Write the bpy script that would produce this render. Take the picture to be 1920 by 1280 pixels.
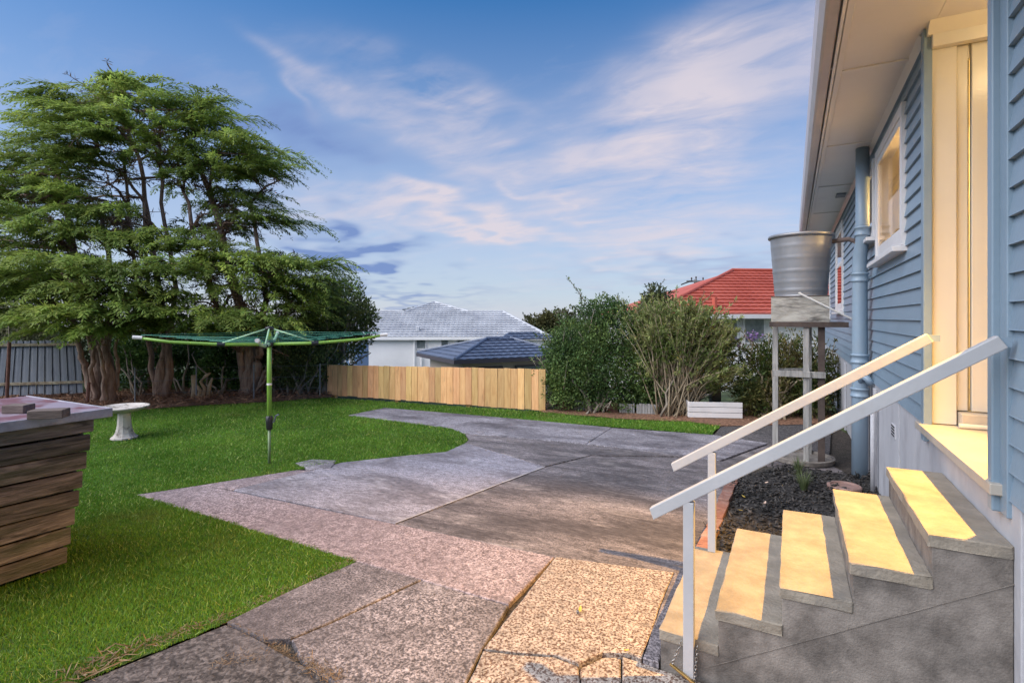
import bpy, bmesh, math, random
import numpy as np
from mathutils import Vector, Matrix

for o in list(bpy.data.objects):
    bpy.data.objects.remove(o, do_unlink=True)
scene = bpy.context.scene
COL = scene.collection
R = math.radians
random.seed(7)
RNG = np.random.default_rng(11)

# ------------------------------------------------------------------ camera
YAW = R(27.7)
EYE = 1.7
FPX = 1002.0
HORIZON = 595.0
cam_data = bpy.data.cameras.new('camera')
cam_data.sensor_width = 36.0
cam_data.lens = FPX / 1920 * 36
cam_data.shift_y = -(640 - HORIZON) / 1920
cam_data.clip_start = 0.05
cam_data.clip_end = 2000
cam = bpy.data.objects.new('camera', cam_data)
COL.objects.link(cam)
cam.location = (0, 0, EYE)
cam.rotation_euler = (R(90), 0, YAW)
scene.camera = cam

# ------------------------------------------------------------------ light
SUN_AZ = R(-145)      # clockwise from +Y
SUN_EL = R(46)
sun_data = bpy.data.lights.new('sun', 'SUN')
sun_data.energy = 3.05
sun_data.angle = R(70)
sun_data.color = (1.0, 0.93, 0.87)
sun = bpy.data.objects.new('sun', sun_data)
COL.objects.link(sun)
sd = Vector((math.sin(SUN_AZ) * math.cos(SUN_EL), math.cos(SUN_AZ) * math.cos(SUN_EL), math.sin(SUN_EL)))
sun.rotation_euler = sd.to_track_quat('Z', 'Y').to_euler()
sun.location = (0, 0, 30)

scene.view_settings.view_transform = 'Standard'
scene.view_settings.look = 'None'
scene.view_settings.exposure = 0.88
scene.view_settings.gamma = 1.0
scene.view_settings.use_curve_mapping = False

FWD = Vector((-math.sin(YAW), math.cos(YAW), 0))
RGT = Vector((math.cos(YAW), math.sin(YAW), 0))


def at(px, py, d):
    """world point at depth d (metres along the view axis)"""
    return FWD * d + RGT * ((px - 960) / FPX * d) + Vector((0, 0, EYE - (py - HORIZON) / FPX * d))


def g(px, py, z=0.0):
    """world point on the horizontal level z"""
    d = FPX * (EYE - z) / (py - HORIZON)
    p = at(px, py, d)
    return Vector((p.x, p.y, z))


def on_x(px, X):
    """(Y, depth) where the sight line at column px meets the plane X"""
    v = FWD + RGT * ((px - 960) / FPX)
    d = X / v.x
    return v.y * d, d


# world: sky with soft clouds
world = bpy.data.worlds.new('World')
scene.world = world
world.use_nodes = True
wn = world.node_tree.nodes
wl = world.node_tree.links
wn.clear()


def wnode(t, **kw):
    n = wn.new(t)
    for k, v in kw.items():
        setattr(n, k, v)
    return n


def wmath(op, a, b=None, c=None, clamp=False):
    n = wn.new('ShaderNodeMath')
    n.operation = op
    n.use_clamp = clamp
    for i, v in enumerate((a, b, c)):
        if v is None:
            continue
        if isinstance(v, (int, float)):
            n.inputs[i].default_value = v
        else:
            wl.new(v, n.inputs[i])
    return n.outputs[0]


def wmix(fac, a, b):
    n = wn.new('ShaderNodeMix')
    n.data_type = 'RGBA'
    if isinstance(fac, (int, float)):
        n.inputs[0].default_value = fac
    else:
        wl.new(fac, n.inputs[0])
    for s, v in ((6, a), (7, b)):
        if isinstance(v, tuple):
            n.inputs[s].default_value = (*v, 1)
        else:
            wl.new(v, n.inputs[s])
    return n.outputs[2]


sky = wnode('ShaderNodeTexSky', sky_type='NISHITA', sun_disc=False)
sky.sun_elevation = SUN_EL
sky.sun_rotation = SUN_AZ
sky.air_density = 1.0
sky.dust_density = 0.6
sky.ozone_density = 4.0
SKY_K = 0.062
skyc = wnode('ShaderNodeHueSaturation')
skyc.inputs['Saturation'].default_value = 1.45
tint = wnode('ShaderNodeMix', data_type='RGBA', blend_type='MULTIPLY')
tint.inputs[0].default_value = 1.0
tint.inputs[7].default_value = (0.50, 1.04, 1.34, 1)
wl.new(sky.outputs[0], tint.inputs[6])
wl.new(tint.outputs[2], skyc.inputs['Color'])
tc = wnode('ShaderNodeTexCoord')
sep = wnode('ShaderNodeSeparateXYZ')
wl.new(tc.outputs['Generated'], sep.inputs[0])
az = wmath('ARCTAN2', sep.outputs[0], sep.outputs[1])
el = wmath('ARCSINE', sep.outputs[2])
# plane-projected coordinates for streaky noise
zz = wmath('MAXIMUM', wmath('ADD', sep.outputs[2], 0.16), 0.05)
cx = wmath('DIVIDE', sep.outputs[0], zz)
cy = wmath('DIVIDE', sep.outputs[1], zz)
comb = wnode('ShaderNodeCombineXYZ')
wl.new(cx, comb.inputs[0])
wl.new(cy, comb.inputs[1])


def wnoise(scale, detail, rough, dist=0.0, sx=1.0, sy=1.0, off=0.0, rot=0.0):
    m = wnode('ShaderNodeMapping')
    m.inputs['Scale'].default_value = (sx, sy, 1)
    m.inputs['Location'].default_value = (off, off * 0.7, off * 0.3)
    m.inputs['Rotation'].default_value = (0, 0, rot)
    wl.new(comb.outputs[0], m.inputs[0])
    n = wnode('ShaderNodeTexNoise')
    n.inputs['Scale'].default_value = scale
    n.inputs['Detail'].default_value = detail
    n.inputs['Roughness'].default_value = rough
    n.inputs['Distortion'].default_value = dist
    wl.new(m.outputs[0], n.inputs['Vector'])
    return n


streak = wnoise(1.3, 5, 0.55, 0.6, 1.0, 2.3, 3.1, R(-20))
fine = wnoise(4.0, 5, 0.6, 0.8, 1.0, 1.8, 9.7, R(-20))
warp = wnoise(2.2, 2, 0.55, 0.0, 1, 1, 5.5)
wsep = wnode('ShaderNodeSeparateColor')
wl.new(warp.outputs['Color'], wsep.inputs[0])
azw = wmath('ADD', az, wmath('MULTIPLY', wmath('SUBTRACT', wsep.outputs[0], 0.5), 0.34))
elw = wmath('ADD', el, wmath('MULTIPLY', wmath('SUBTRACT', wsep.outputs[1], 0.5), 0.22))


def blob(px, py, sx, sy, tilt=0.0, amp=1.0):
    """a patch of cloud round a compass direction: centre and spread in radians"""
    v = (FWD + RGT * ((px - 960) / FPX) + Vector((0, 0, (HORIZON - py) / FPX))).normalized()
    a0 = math.atan2(v.x, v.y)
    e0 = math.asin(v.z)
    sa, se = sx / FPX, sy / FPX
    da = wmath('SUBTRACT', azw, a0)
    de = wmath('SUBTRACT', elw, e0)
    c, s = math.cos(tilt), math.sin(tilt)
    u = wmath('ADD', wmath('MULTIPLY', da, c / sa), wmath('MULTIPLY', de, s / sa))
    w = wmath('ADD', wmath('MULTIPLY', da, -s / se), wmath('MULTIPLY', de, c / se))
    q = wmath('ADD', wmath('MULTIPLY', u, u), wmath('MULTIPLY', w, w))
    return wmath('MULTIPLY', wmath('EXPONENT', wmath('MULTIPLY', q, -1.0)), amp)


def total(lst):
    t = lst[0]
    for b in lst[1:]:
        t = wmath('ADD', t, b)
    return t


light_blobs = total([
    blob(1350, 170, 190, 90, 0.25, 1.0), blob(1240, 330, 190, 90, 0.1, 0.85), blob(1330, 60, 200, 50, 0.3, 0.5),
    blob(1290, 450, 260, 60, 0.0, 0.7), blob(860, 215, 170, 32, -0.22, 0.95), blob(735, 215, 90, 40, -0.3, 0.5),
    blob(930, 300, 150, 40, -0.4, 0.6), blob(800, 395, 190, 24, -0.2, 1.0), blob(930, 432, 90, 14, -0.2, 0.9),
    blob(560, 130, 70, 14, -0.3, 0.8), blob(590, 185, 50, 10, -0.7, 0.6), blob(1030, 372, 60, 10, -0.3, 0.7),
    blob(620, 400, 180, 30, 0.0, 0.6)])
fieldc = wmath('ADD', wmath('MULTIPLY', streak.outputs[0], 0.75), wmath('MULTIPLY', fine.outputs[0], 0.34))
# general thin cloud over the whole dome plus the thicker patches
base_cloud = wmath('MULTIPLY', wmath('SUBTRACT', fieldc, 0.56), 1.6, clamp=True)
patch = wmath('MULTIPLY', light_blobs, wmath('MULTIPLY', wmath('SUBTRACT', fieldc, 0.36), 3.6, clamp=True))
cmask = wmath('MINIMUM', wmath('ADD', wmath('MULTIPLY', base_cloud, 0.4), wmath('MULTIPLY', patch, 0.72)), 0.85)
dark_blobs = total([blob(690, 462, 80, 26, 0.0, 3.2), blob(540, 228, 170, 26, -0.15, 1.8),
                    blob(640, 545, 190, 16, -0.1, 0.6), blob(1360, 500, 190, 22, 0.05, 0.55), blob(760, 555, 160, 14, 0, 0.4)])
dmask = wmath('MULTIPLY', dark_blobs, wmath('MULTIPLY', wmath('SUBTRACT', fieldc, 0.25), 2.0, clamp=True), clamp=True)
haze_f = wmath('POWER', wmath('SUBTRACT', 1.0, wmath('MULTIPLY', el, 1.6, clamp=True), clamp=True), 1.25)
haze_f = wmath('MULTIPLY', haze_f, 0.86)
k = 0.80 / SKY_K
c0 = wmix(haze_f, skyc.outputs[0], (0.49 * k, 0.475 * k, 0.53 * k))
c1 = wmix(cmask, c0, (0.53 * k, 0.475 * k, 0.51 * k))
c2 = wmix(wmath('MULTIPLY', dmask, 0.95), c1, (0.13 * k, 0.20 * k, 0.40 * k))
bg = wnode('ShaderNodeBackground')
bg.inputs['Strength'].default_value = SKY_K
wl.new(c2, bg.inputs['Color'])
world.cycles.sampling_method = 'MANUAL'
world.cycles.sample_map_resolution = 256
scene.cycles.max_bounces = 6
scene.cycles.diffuse_bounces = 3
scene.cycles.glossy_bounces = 3
scene.cycles.transmission_bounces = 3
wo = wnode('ShaderNodeOutputWorld')
wl.new(bg.outputs[0], wo.inputs['Surface'])

# ------------------------------------------------------------------ helpers


def tag(o, label=None, cat=None, group=None, kind=None):
    if label:
        o['label'] = label
    if cat:
        o['category'] = cat
    if group:
        o['group'] = group
    if kind:
        o['kind'] = kind
    return o


def empty(name, loc=(0, 0, 0), rz=0.0, label=None, cat=None, group=None):
    o = bpy.data.objects.new(name, None)
    o.empty_display_size = 0.2
    COL.objects.link(o)
    o.location = loc
    o.rotation_euler = (0, 0, rz)
    return tag(o, label, cat, group)


def link_mesh(name, me, m, parent=None):
    if m is not None:
        me.materials.append(m)
    o = bpy.data.objects.new(name, me)
    COL.objects.link(o)
    if parent is not None:
        o.parent = parent
    return o


class MB:
    def __init__(self):
        self.v = []
        self.f = []

    def add(self, vs, fs):
        n = len(self.v)
        self.v += [tuple(x) for x in vs]
        self.f += [tuple(i + n for i in f) for f in fs]
        return self

    def box(self, c, s, rot=None):
        hx, hy, hz = s[0] / 2, s[1] / 2, s[2] / 2
        vs = [Vector((x, y, z)) for x in (-hx, hx) for y in (-hy, hy) for z in (-hz, hz)]
        if rot is not None:
            vs = [rot @ v for v in vs]
        c = Vector(c)
        vs = [v + c for v in vs]
        return self.add(vs, [(0, 1, 3, 2), (4, 6, 7, 5), (0, 4, 5, 1), (2, 3, 7, 6), (0, 2, 6, 4), (1, 5, 7, 3)])

    def mm(self, x0, x1, y0, y1, z0, z1):
        return self.box(((x0 + x1) / 2, (y0 + y1) / 2, (z0 + z1) / 2), (x1 - x0, y1 - y0, z1 - z0))

    def bar(self, a, b, w, h, up=(0, 0, 1)):
        a = Vector(a)
        b = Vector(b)
        d = (b - a)
        L = d.length
        x = d.normalized()
        y = Vector(up).cross(x)
        if y.length < 1e-4:
            y = Vector((1, 0, 0)).cross(x)
        y.normalize()
        z = x.cross(y)
        rot = Matrix((x, y, z)).transposed()
        return self.box((a + b) / 2, (L, w, h), rot)

    def tube(self, pts, rad, n=8, cap=True):
        pts = [Vector(p) for p in pts]
        if isinstance(rad, (int, float)):
            rad = [rad] * len(pts)
        rings = []
        ref = Vector((0.13, 0.27, 0.95)).normalized()
        for i, p in enumerate(pts):
            t = (pts[min(i + 1, len(pts) - 1)] - pts[max(i - 1, 0)])
            if t.length < 1e-7:
                t = Vector((0, 0, 1))
            t.normalize()
            a = ref.cross(t)
            if a.length < 0.05:
                a = Vector((1, 0, 0)).cross(t)
            a.normalize()
            b = t.cross(a)
            rings.append([p + (a * math.cos(2 * math.pi * j / n) + b * math.sin(2 * math.pi * j / n)) * rad[i] for j in range(n)])
        vs = [v for r in rings for v in r]
        fs = []
        for i in range(len(pts) - 1):
            for j in range(n):
                k2 = (j + 1) % n
                fs.append((i * n + j, i * n + k2, (i + 1) * n + k2, (i + 1) * n + j))
        if cap:
            fs.append(tuple(range(n))[::-1])
            fs.append(tuple((len(pts) - 1) * n + j for j in range(n)))
        return self.add(vs, fs)

    def lathe(self, prof, n=24, c=(0, 0, 0), sx=1.0, sy=1.0):
        c = Vector(c)
        vs = []
        for r, z in prof:
            for j in range(n):
                a = 2 * math.pi * j / n
                vs.append(c + Vector((r * math.cos(a) * sx, r * math.sin(a) * sy, z)))
        fs = []
        for i in range(len(prof) - 1):
            for j in range(n):
                k2 = (j + 1) % n
                fs.append((i * n + j, i * n + k2, (i + 1) * n + k2, (i + 1) * n + j))
        fs.append(tuple(range(n))[::-1])
        fs.append(tuple((len(prof) - 1) * n + j for j in range(n)))
        return self.add(vs, fs)

    def prism(self, poly, axis, a0, a1):
        """poly: list of 2-D points; axis 'y': points are (x,z), extruded from y=a0 to a1; axis 'z': points (x,y)"""
        n = len(poly)
        if axis == 'y':
            vs = [(p[0], a0, p[1]) for p in poly] + [(p[0], a1, p[1]) for p in poly]
        elif axis == 'x':
            vs = [(a0, p[0], p[1]) for p in poly] + [(a1, p[0], p[1]) for p in poly]
        else:
            vs = [(p[0], p[1], a0) for p in poly] + [(p[0], p[1], a1) for p in poly]
        fs = [tuple(range(n)), tuple(range(2 * n - 1, n - 1, -1))]
        for i in range(n):
            j = (i + 1) % n
            fs.append((i, i + n, j + n, j))
        return self.add(vs, fs)

    def build(self, name, m, parent=None, smooth=False, bevel=0.0, seg=2, fix=True):
        me = bpy.data.meshes.new(name)
        me.from_pydata(self.v, [], self.f)
        if fix or bevel > 0:
            bm = bmesh.new()
            bm.from_mesh(me)
            bmesh.ops.recalc_face_normals(bm, faces=bm.faces)
            if bevel > 0:
                es = [e for e in bm.edges if len(e.link_faces) == 2 and e.calc_face_angle(0) > 0.5]
                bmesh.ops.bevel(bm, geom=es, offset=bevel, segments=seg, affect='EDGES', profile=0.5)
            bm.to_mesh(me)
            bm.free()
        if smooth:
            me.polygons.foreach_set('use_smooth', [True] * len(me.polygons))
        me.update()
        return link_mesh(name, me, m, parent)


def np_mesh(name, verts, faces, m, parent=None, smooth=False):
    """verts (N,3), faces (M,k) arrays"""
    me = bpy.data.meshes.new(name)
    nv, (nf, kk) = len(verts), faces.shape
    me.vertices.add(nv)
    me.vertices.foreach_set('co', np.ascontiguousarray(verts, dtype=np.float32).ravel())
    me.loops.add(nf * kk)
    me.loops.foreach_set('vertex_index', np.ascontiguousarray(faces, dtype=np.int32).ravel())
    me.polygons.add(nf)
    me.polygons.foreach_set('loop_start', np.arange(0, nf * kk, kk, dtype=np.int32))
    me.polygons.foreach_set('loop_total', np.full(nf, kk, dtype=np.int32))
    if smooth:
        me.polygons.foreach_set('use_smooth', np.ones(nf, dtype=bool))
    me.update(calc_edges=True)
    return link_mesh(name, me, m, parent)


def nrm(a):
    return a / np.maximum(np.linalg.norm(a, axis=-1, keepdims=True), 1e-9)


def leaf_mesh(name, base, d, ln, wd, m, parent=None, up=None, jitter=0.6, tone=None):
    """one pointed four-cornered leaf per row"""
    n = len(base)
    d = nrm(d)
    if up is None:
        up = np.tile(np.array([[0, 0, 1.0]]), (n, 1))
    up = up + RNG.normal(0, jitter, (n, 3))
    side = nrm(np.cross(d, up))
    ln = np.asarray(ln).reshape(-1, 1) * np.ones((n, 1))
    wd = np.asarray(wd).reshape(-1, 1) * np.ones((n, 1))
    mid = base + d * ln * 0.45
    v = np.stack([base, mid + side * wd / 2, base + d * ln, mid - side * wd / 2], axis=1).reshape(-1, 3)
    f = np.arange(4 * n).reshape(n, 4)
    o = np_mesh(name, v, f, m, parent)
    if tone is not None:
        at_ = o.data.attributes.new('tone', 'FLOAT', 'POINT')
        at_.data.foreach_set('value', np.repeat(tone, 4).astype(np.float32))
    return o


# ------------------------------------------------------------------ materials
MAT = {}


def mat(name, c1, c2=None, scale=5.0, rough=0.6, bump=0.0, bscale=None, spec=0.5, stretch=(1, 1, 1), metallic=0.0,
        contrast=(0.35, 0.65), dirt=None, dirt_scale=1.5, dirt_amt=0.6, dirt_lo=0.5, dirt_hi=0.72, objvar=0.0, islandvar=0.0, detail=6.0, distort=0.0, coords='Object', huevar=0.0):
    m = bpy.data.materials.new(name)
    m.use_nodes = True
    nt = m.node_tree
    nodes, links = nt.nodes, nt.links
    b = nodes['Principled BSDF']
    b.inputs['Roughness'].default_value = rough
    b.inputs['Metallic'].default_value = metallic
    b.inputs['Specular IOR Level'].default_value = spec
    tcn = nodes.new('ShaderNodeTexCoord')
    mp = nodes.new('ShaderNodeMapping')
    mp.inputs['Scale'].default_value = stretch
    if coords == 'World':
        gn = nodes.new('ShaderNodeNewGeometry')
        links.new(gn.outputs['Position'], mp.inputs[0])
    else:
        src = tcn.outputs['Object']
        oi = nodes.new('ShaderNodeObjectInfo')
        ad = nodes.new('ShaderNodeVectorMath')
        ad.operation = 'ADD'
        sc = nodes.new('ShaderNodeMath')
        sc.operation = 'MULTIPLY'
        sc.inputs[1].default_value = 37.0
        links.new(oi.outputs['Random'], sc.inputs[0])
        links.new(src, ad.inputs[0])
        links.new(sc.outputs[0], ad.inputs[1])
        links.new(ad.outputs[0], mp.inputs[0])
    col = None
    if c2 is not None:
        n = nodes.new('ShaderNodeTexNoise')
        n.inputs['Scale'].default_value = scale
        n.inputs['Detail'].default_value = detail
        n.inputs['Roughness'].default_value = 0.62
        n.inputs['Distortion'].default_value = distort
        links.new(mp.outputs[0], n.inputs['Vector'])
        rp = nodes.new('ShaderNodeValToRGB')
        rp.color_ramp.elements[0].position = contrast[0]
        rp.color_ramp.elements[1].position = contrast[1]
        rp.color_ramp.elements[0].color = (*c1, 1)
        rp.color_ramp.elements[1].color = (*c2, 1)
        links.new(n.outputs[0], rp.inputs[0])
        col = rp.outputs[0]
    else:
        rgb = nodes.new('ShaderNodeRGB')
        rgb.outputs[0].default_value = (*c1, 1)
        col = rgb.outputs[0]
    if dirt is not None:
        n = nodes.new('ShaderNodeTexNoise')
        n.inputs['Scale'].default_value = dirt_scale
        n.inputs['Detail'].default_value = 9
        n.inputs['Roughness'].default_value = 0.68
        links.new(mp.outputs[0], n.inputs['Vector'])
        mr = nodes.new('ShaderNodeMapRange')
        mr.inputs[1].default_value = dirt_lo
        mr.inputs[2].default_value = dirt_hi
        mr.inputs[3].default_value = 0
        mr.inputs[4].default_value = dirt_amt
        links.new(n.outputs[0], mr.inputs[0])
        mx = nodes.new('ShaderNodeMix')
        mx.data_type = 'RGBA'
        links.new(mr.outputs[0], mx.inputs[0])
        links.new(col, mx.inputs[6])
        mx.inputs[7].default_value = (*dirt, 1)
        col = mx.outputs[2]
    for amt, kind in ((objvar, 'o'), (islandvar, 'i')):
        if amt > 0:
            if kind == 'o':
                src = nodes.new('ShaderNodeObjectInfo').outputs['Random']
            else:
                src = nodes.new('ShaderNodeNewGeometry').outputs['Random Per Island']
            hs = nodes.new('ShaderNodeHueSaturation')
            mr = nodes.new('ShaderNodeMapRange')
            mr.inputs[3].default_value = 1 - amt
            mr.inputs[4].default_value = 1 + amt
            links.new(src, mr.inputs[0])
            links.new(mr.outputs[0], hs.inputs['Value'])
            if huevar > 0:
                wnz = nodes.new('ShaderNodeTexWhiteNoise')
                wnz.noise_dimensions = '1D'
                links.new(src, wnz.inputs['W'])
                mh = nodes.new('ShaderNodeMapRange')
                mh.inputs[3].default_value = 0.5 - huevar
                mh.inputs[4].default_value = 0.5 + huevar
                links.new(wnz.outputs['Value'], mh.inputs[0])
                links.new(mh.outputs[0], hs.inputs['Hue'])
            links.new(col, hs.inputs['Color'])
            col = hs.outputs[0]
    links.new(col, b.inputs['Base Color'])
    if bump > 0:
        n = nodes.new('ShaderNodeTexNoise')
        n.inputs['Scale'].default_value = bscale or scale * 3
        n.inputs['Detail'].default_value = 8
        links.new(mp.outputs[0], n.inputs['Vector'])
        bp = nodes.new('ShaderNodeBump')
        bp.inputs['Strength'].default_value = bump
        bp.inputs['Distance'].default_value = 0.02
        links.new(n.outputs[0], bp.inputs['Height'])
        links.new(bp.outputs[0], b.inputs['Normal'])
    MAT[name] = m
    return m


def leaf_mat(name, c1, c2, scale=1.2, islandvar=0.35, trans=0.3, huevar=0.02, rough=0.55, tone=False, dry=None):
    """foliage: colour patches through the crown, a different tone per leaf, some light passing through"""
    m = mat(name, c1, c2, scale=scale, rough=rough, spec=0.25, islandvar=islandvar, huevar=huevar, coords='World', contrast=(0.38, 0.62), detail=3, dirt=dry, dirt_scale=1.7, dirt_amt=0.6, dirt_lo=0.54, dirt_hi=0.74)
    nt = m.node_tree
    b = nt.nodes['Principled BSDF']
    out = nt.nodes['Material Output']
    if tone:
        src = b.inputs['Base Color'].links[0].from_socket
        an = nt.nodes.new('ShaderNodeAttribute')
        an.attribute_name = 'tone'
        hs = nt.nodes.new('ShaderNodeHueSaturation')
        nt.links.new(an.outputs['Fac'], hs.inputs['Value'])
        nt.links.new(src, hs.inputs['Color'])
        nt.links.new(hs.outputs[0], b.inputs['Base Color'])
    tr = nt.nodes.new('ShaderNodeBsdfTranslucent')
    mx = nt.nodes.new('ShaderNodeMixShader')
    mx.inputs[0].default_value = trans
    nt.links.new(b.inputs['Base Color'].links[0].from_socket, tr.inputs['Color'])
    nt.links.new(b.outputs[0], mx.inputs[1])
    nt.links.new(tr.outputs[0], mx.inputs[2])
    nt.links.new(mx.outputs[0], out.inputs['Surface'])
    return m


def aggregate_mat(name, dark, light, stain, scale=95.0, mixpt=(0.42, 0.58), stain_amt=0.55, stain_lo=0.45, stain_hi=0.7, bump=0.5, pale=None, streaky=(1, 1, 1)):
    """weathered concrete with exposed pebbles: pebble-size speckle, grime in broad patches, relief"""
    m = bpy.data.materials.new(name)
    m.use_nodes = True
    nt = m.node_tree
    nodes, links = nt.nodes, nt.links
    b = nodes['Principled BSDF']
    b.inputs['Roughness'].default_value = 0.85
    b.inputs['Specular IOR Level'].default_value = 0.3
    gn = nodes.new('ShaderNodeNewGeometry')
    n = nodes.new('ShaderNodeTexNoise')
    n.inputs['Scale'].default_value = scale
    n.inputs['Detail'].default_value = 2.5
    n.inputs['Roughness'].default_value = 0.6
    n.inputs['Distortion'].default_value = 0.6
    links.new(gn.outputs['Position'], n.inputs['Vector'])
    rp = nodes.new('ShaderNodeValToRGB')
    rp.color_ramp.elements[0].position = mixpt[0]
    rp.color_ramp.elements[1].position = mixpt[1]
    rp.color_ramp.elements[0].color = (*dark, 1)
    rp.color_ramp.elements[1].color = (*light, 1)
    links.new(n.outputs[0], rp.inputs[0])
    col = rp.outputs[0]
    mp = nodes.new('ShaderNodeMapping')
    mp.inputs['Scale'].default_value = streaky
    links.new(gn.outputs['Position'], mp.inputs[0])

    def patch_mix(col, c, sc, lo, hi, amt, off):
        n2 = nodes.new('ShaderNodeTexNoise')
        n2.inputs['Scale'].default_value = sc
        n2.inputs['Detail'].default_value = 9
        n2.inputs['Roughness'].default_value = 0.66
        n2.inputs['Distortion'].default_value = 0.5
        ad = nodes.new('ShaderNodeVectorMath')
        ad.operation = 'ADD'
        ad.inputs[1].default_value = (off, off, 0)
        links.new(mp.outputs[0], ad.inputs[0])
        links.new(ad.outputs[0], n2.inputs['Vector'])
        mr = nodes.new('ShaderNodeMapRange')
        mr.inputs[1].default_value = lo
        mr.inputs[2].default_value = hi
        mr.inputs[4].default_value = amt
        links.new(n2.outputs[0], mr.inputs[0])
        mx = nodes.new('ShaderNodeMix')
        mx.data_type = 'RGBA'
        links.new(mr.outputs[0], mx.inputs[0])
        links.new(col, mx.inputs[6])
        mx.inputs[7].default_value = (*c, 1)
        return mx.outputs[2]
    n3 = nodes.new('ShaderNodeTexNoise')
    n3.inputs['Scale'].default_value = 16
    n3.inputs['Detail'].default_value = 10
    n3.inputs['Roughness'].default_value = 0.78
    links.new(mp.outputs[0], n3.inputs['Vector'])
    mr3 = nodes.new('ShaderNodeMapRange')
    mr3.inputs[1].default_value = 0.36
    mr3.inputs[2].default_value = 0.64
    mr3.inputs[3].default_value = 0.55
    mr3.inputs[4].default_value = 1.5
    links.new(n3.outputs[0], mr3.inputs[0])
    hs3 = nodes.new('ShaderNodeHueSaturation')
    links.new(mr3.outputs[0], hs3.inputs['Value'])
    col = patch_mix(col, stain, 1.1, stain_lo, stain_hi, stain_amt, 3.3)
    if pale is not None:
        col = patch_mix(col, pale, 2.0, 0.55, 0.75, 0.6, 17.0)
    links.new(col, hs3.inputs['Color'])
    col = hs3.outputs[0]
    links.new(col, b.inputs['Base Color'])
    bp = nodes.new('ShaderNodeBump')
    bp.inputs['Strength'].default_value = bump
    bp.inputs['Distance'].default_value = 0.006
    links.new(n.outputs[0], bp.inputs['Height'])
    links.new(bp.outputs[0], b.inputs['Normal'])
    MAT[name] = m
    return m


# house
mat('blue_paint', (0.19, 0.265, 0.34), (0.215, 0.292, 0.37), scale=1.3, rough=0.42, bump=0.08, bscale=40, objvar=0.05, dirt=(0.13, 0.18, 0.225), dirt_scale=3, dirt_amt=0.3)
mat('pipe_paint', (0.215, 0.29, 0.375), (0.24, 0.32, 0.405), scale=2, rough=0.4, bump=0.05, bscale=30, dirt=(0.22, 0.25, 0.28), dirt_scale=4, dirt_amt=0.35)
mat('white_paint', (0.68, 0.65, 0.65), (0.74, 0.71, 0.71), scale=2, rough=0.4, bump=0.05, bscale=30, dirt=(0.45, 0.42, 0.42), dirt_scale=5, dirt_amt=0.25)
mat('cream_paint', (0.62, 0.575, 0.50), (0.66, 0.615, 0.54), scale=1.5, rough=0.28, bump=0.03, bscale=60)
mat('soffit_paint', (0.64, 0.60, 0.585), (0.70, 0.66, 0.64), scale=1.1, rough=0.35, bump=0.03, bscale=20)
mat('base_paint', (0.39, 0.39, 0.42), (0.46, 0.46, 0.485), scale=2.2, rough=0.7, bump=0.25, bscale=25, dirt=(0.24, 0.23, 0.25), dirt_scale=3.2, dirt_amt=0.6, stretch=(1, 1, 0.5))
mat('dark_gap', (0.02, 0.02, 0.022), rough=0.9)
mat('vent_metal', (0.16, 0.17, 0.2), (0.25, 0.26, 0.3), scale=20, rough=0.5, metallic=0.4)
mat('rail_paint', (0.39, 0.395, 0.415), (0.44, 0.44, 0.46), scale=3, rough=0.4, bump=0.06, bscale=50, dirt=(0.38, 0.35, 0.34), dirt_scale=9, dirt_amt=0.35, dirt_lo=0.58)
mat('porch_floor', (0.40, 0.365, 0.32), (0.47, 0.43, 0.375), scale=3, rough=0.4, bump=0.1, bscale=30, dirt=(0.4, 0.34, 0.27), dirt_scale=5, dirt_amt=0.4)
mat('interior_wall', (0.80, 0.72, 0.50), (0.82, 0.75, 0.54), scale=1, rough=0.7)
mat('curtain', (0.62, 0.55, 0.38), (0.75, 0.66, 0.48), scale=9, rough=0.9, stretch=(1, 1, 0.05))
mat('roof_iron', (0.25, 0.24, 0.24), (0.32, 0.3, 0.3), scale=3, rough=0.6)
mat('gutter_paint', (0.44, 0.40, 0.42), (0.50, 0.46, 0.48), scale=2, rough=0.35, dirt=(0.3, 0.27, 0.26), dirt_scale=3.5, dirt_amt=0.4, dirt_lo=0.55)
# concrete
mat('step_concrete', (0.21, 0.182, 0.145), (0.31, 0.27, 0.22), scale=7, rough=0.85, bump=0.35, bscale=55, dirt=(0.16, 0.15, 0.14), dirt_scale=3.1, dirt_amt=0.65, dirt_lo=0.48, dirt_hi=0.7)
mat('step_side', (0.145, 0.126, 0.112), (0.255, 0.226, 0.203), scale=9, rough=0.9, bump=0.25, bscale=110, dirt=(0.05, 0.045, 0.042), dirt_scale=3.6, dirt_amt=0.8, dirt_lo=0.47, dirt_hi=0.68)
aggregate_mat('agg_bright', (0.10, 0.06, 0.045), (0.36, 0.31, 0.27), (0.26, 0.19, 0.16), scale=70, mixpt=(0.43, 0.53), stain_amt=0.3, bump=0.9)
aggregate_mat('agg_pink', (0.13, 0.098, 0.105), (0.40, 0.33, 0.345), (0.17, 0.135, 0.145), scale=75, mixpt=(0.40, 0.60), stain_amt=0.7, stain_lo=0.42, stain_hi=0.62, bump=0.8, pale=(0.40, 0.345, 0.365))
aggregate_mat('agg_grey', (0.075, 0.066, 0.072), (0.36, 0.32, 0.335), (0.085, 0.075, 0.08), scale=74, mixpt=(0.42, 0.62), stain_amt=0.85, stain_lo=0.38, stain_hi=0.6, bump=0.9, pale=(0.34, 0.31, 0.325))
aggregate_mat('agg_blue', (0.145, 0.135, 0.16), (0.38, 0.36, 0.41), (0.13, 0.118, 0.134), scale=80, mixpt=(0.35, 0.65), stain_amt=0.9, stain_lo=0.42, stain_hi=0.6, bump=0.6, pale=(0.43, 0.41, 0.44), streaky=(0.7, 1.7, 1))
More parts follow.
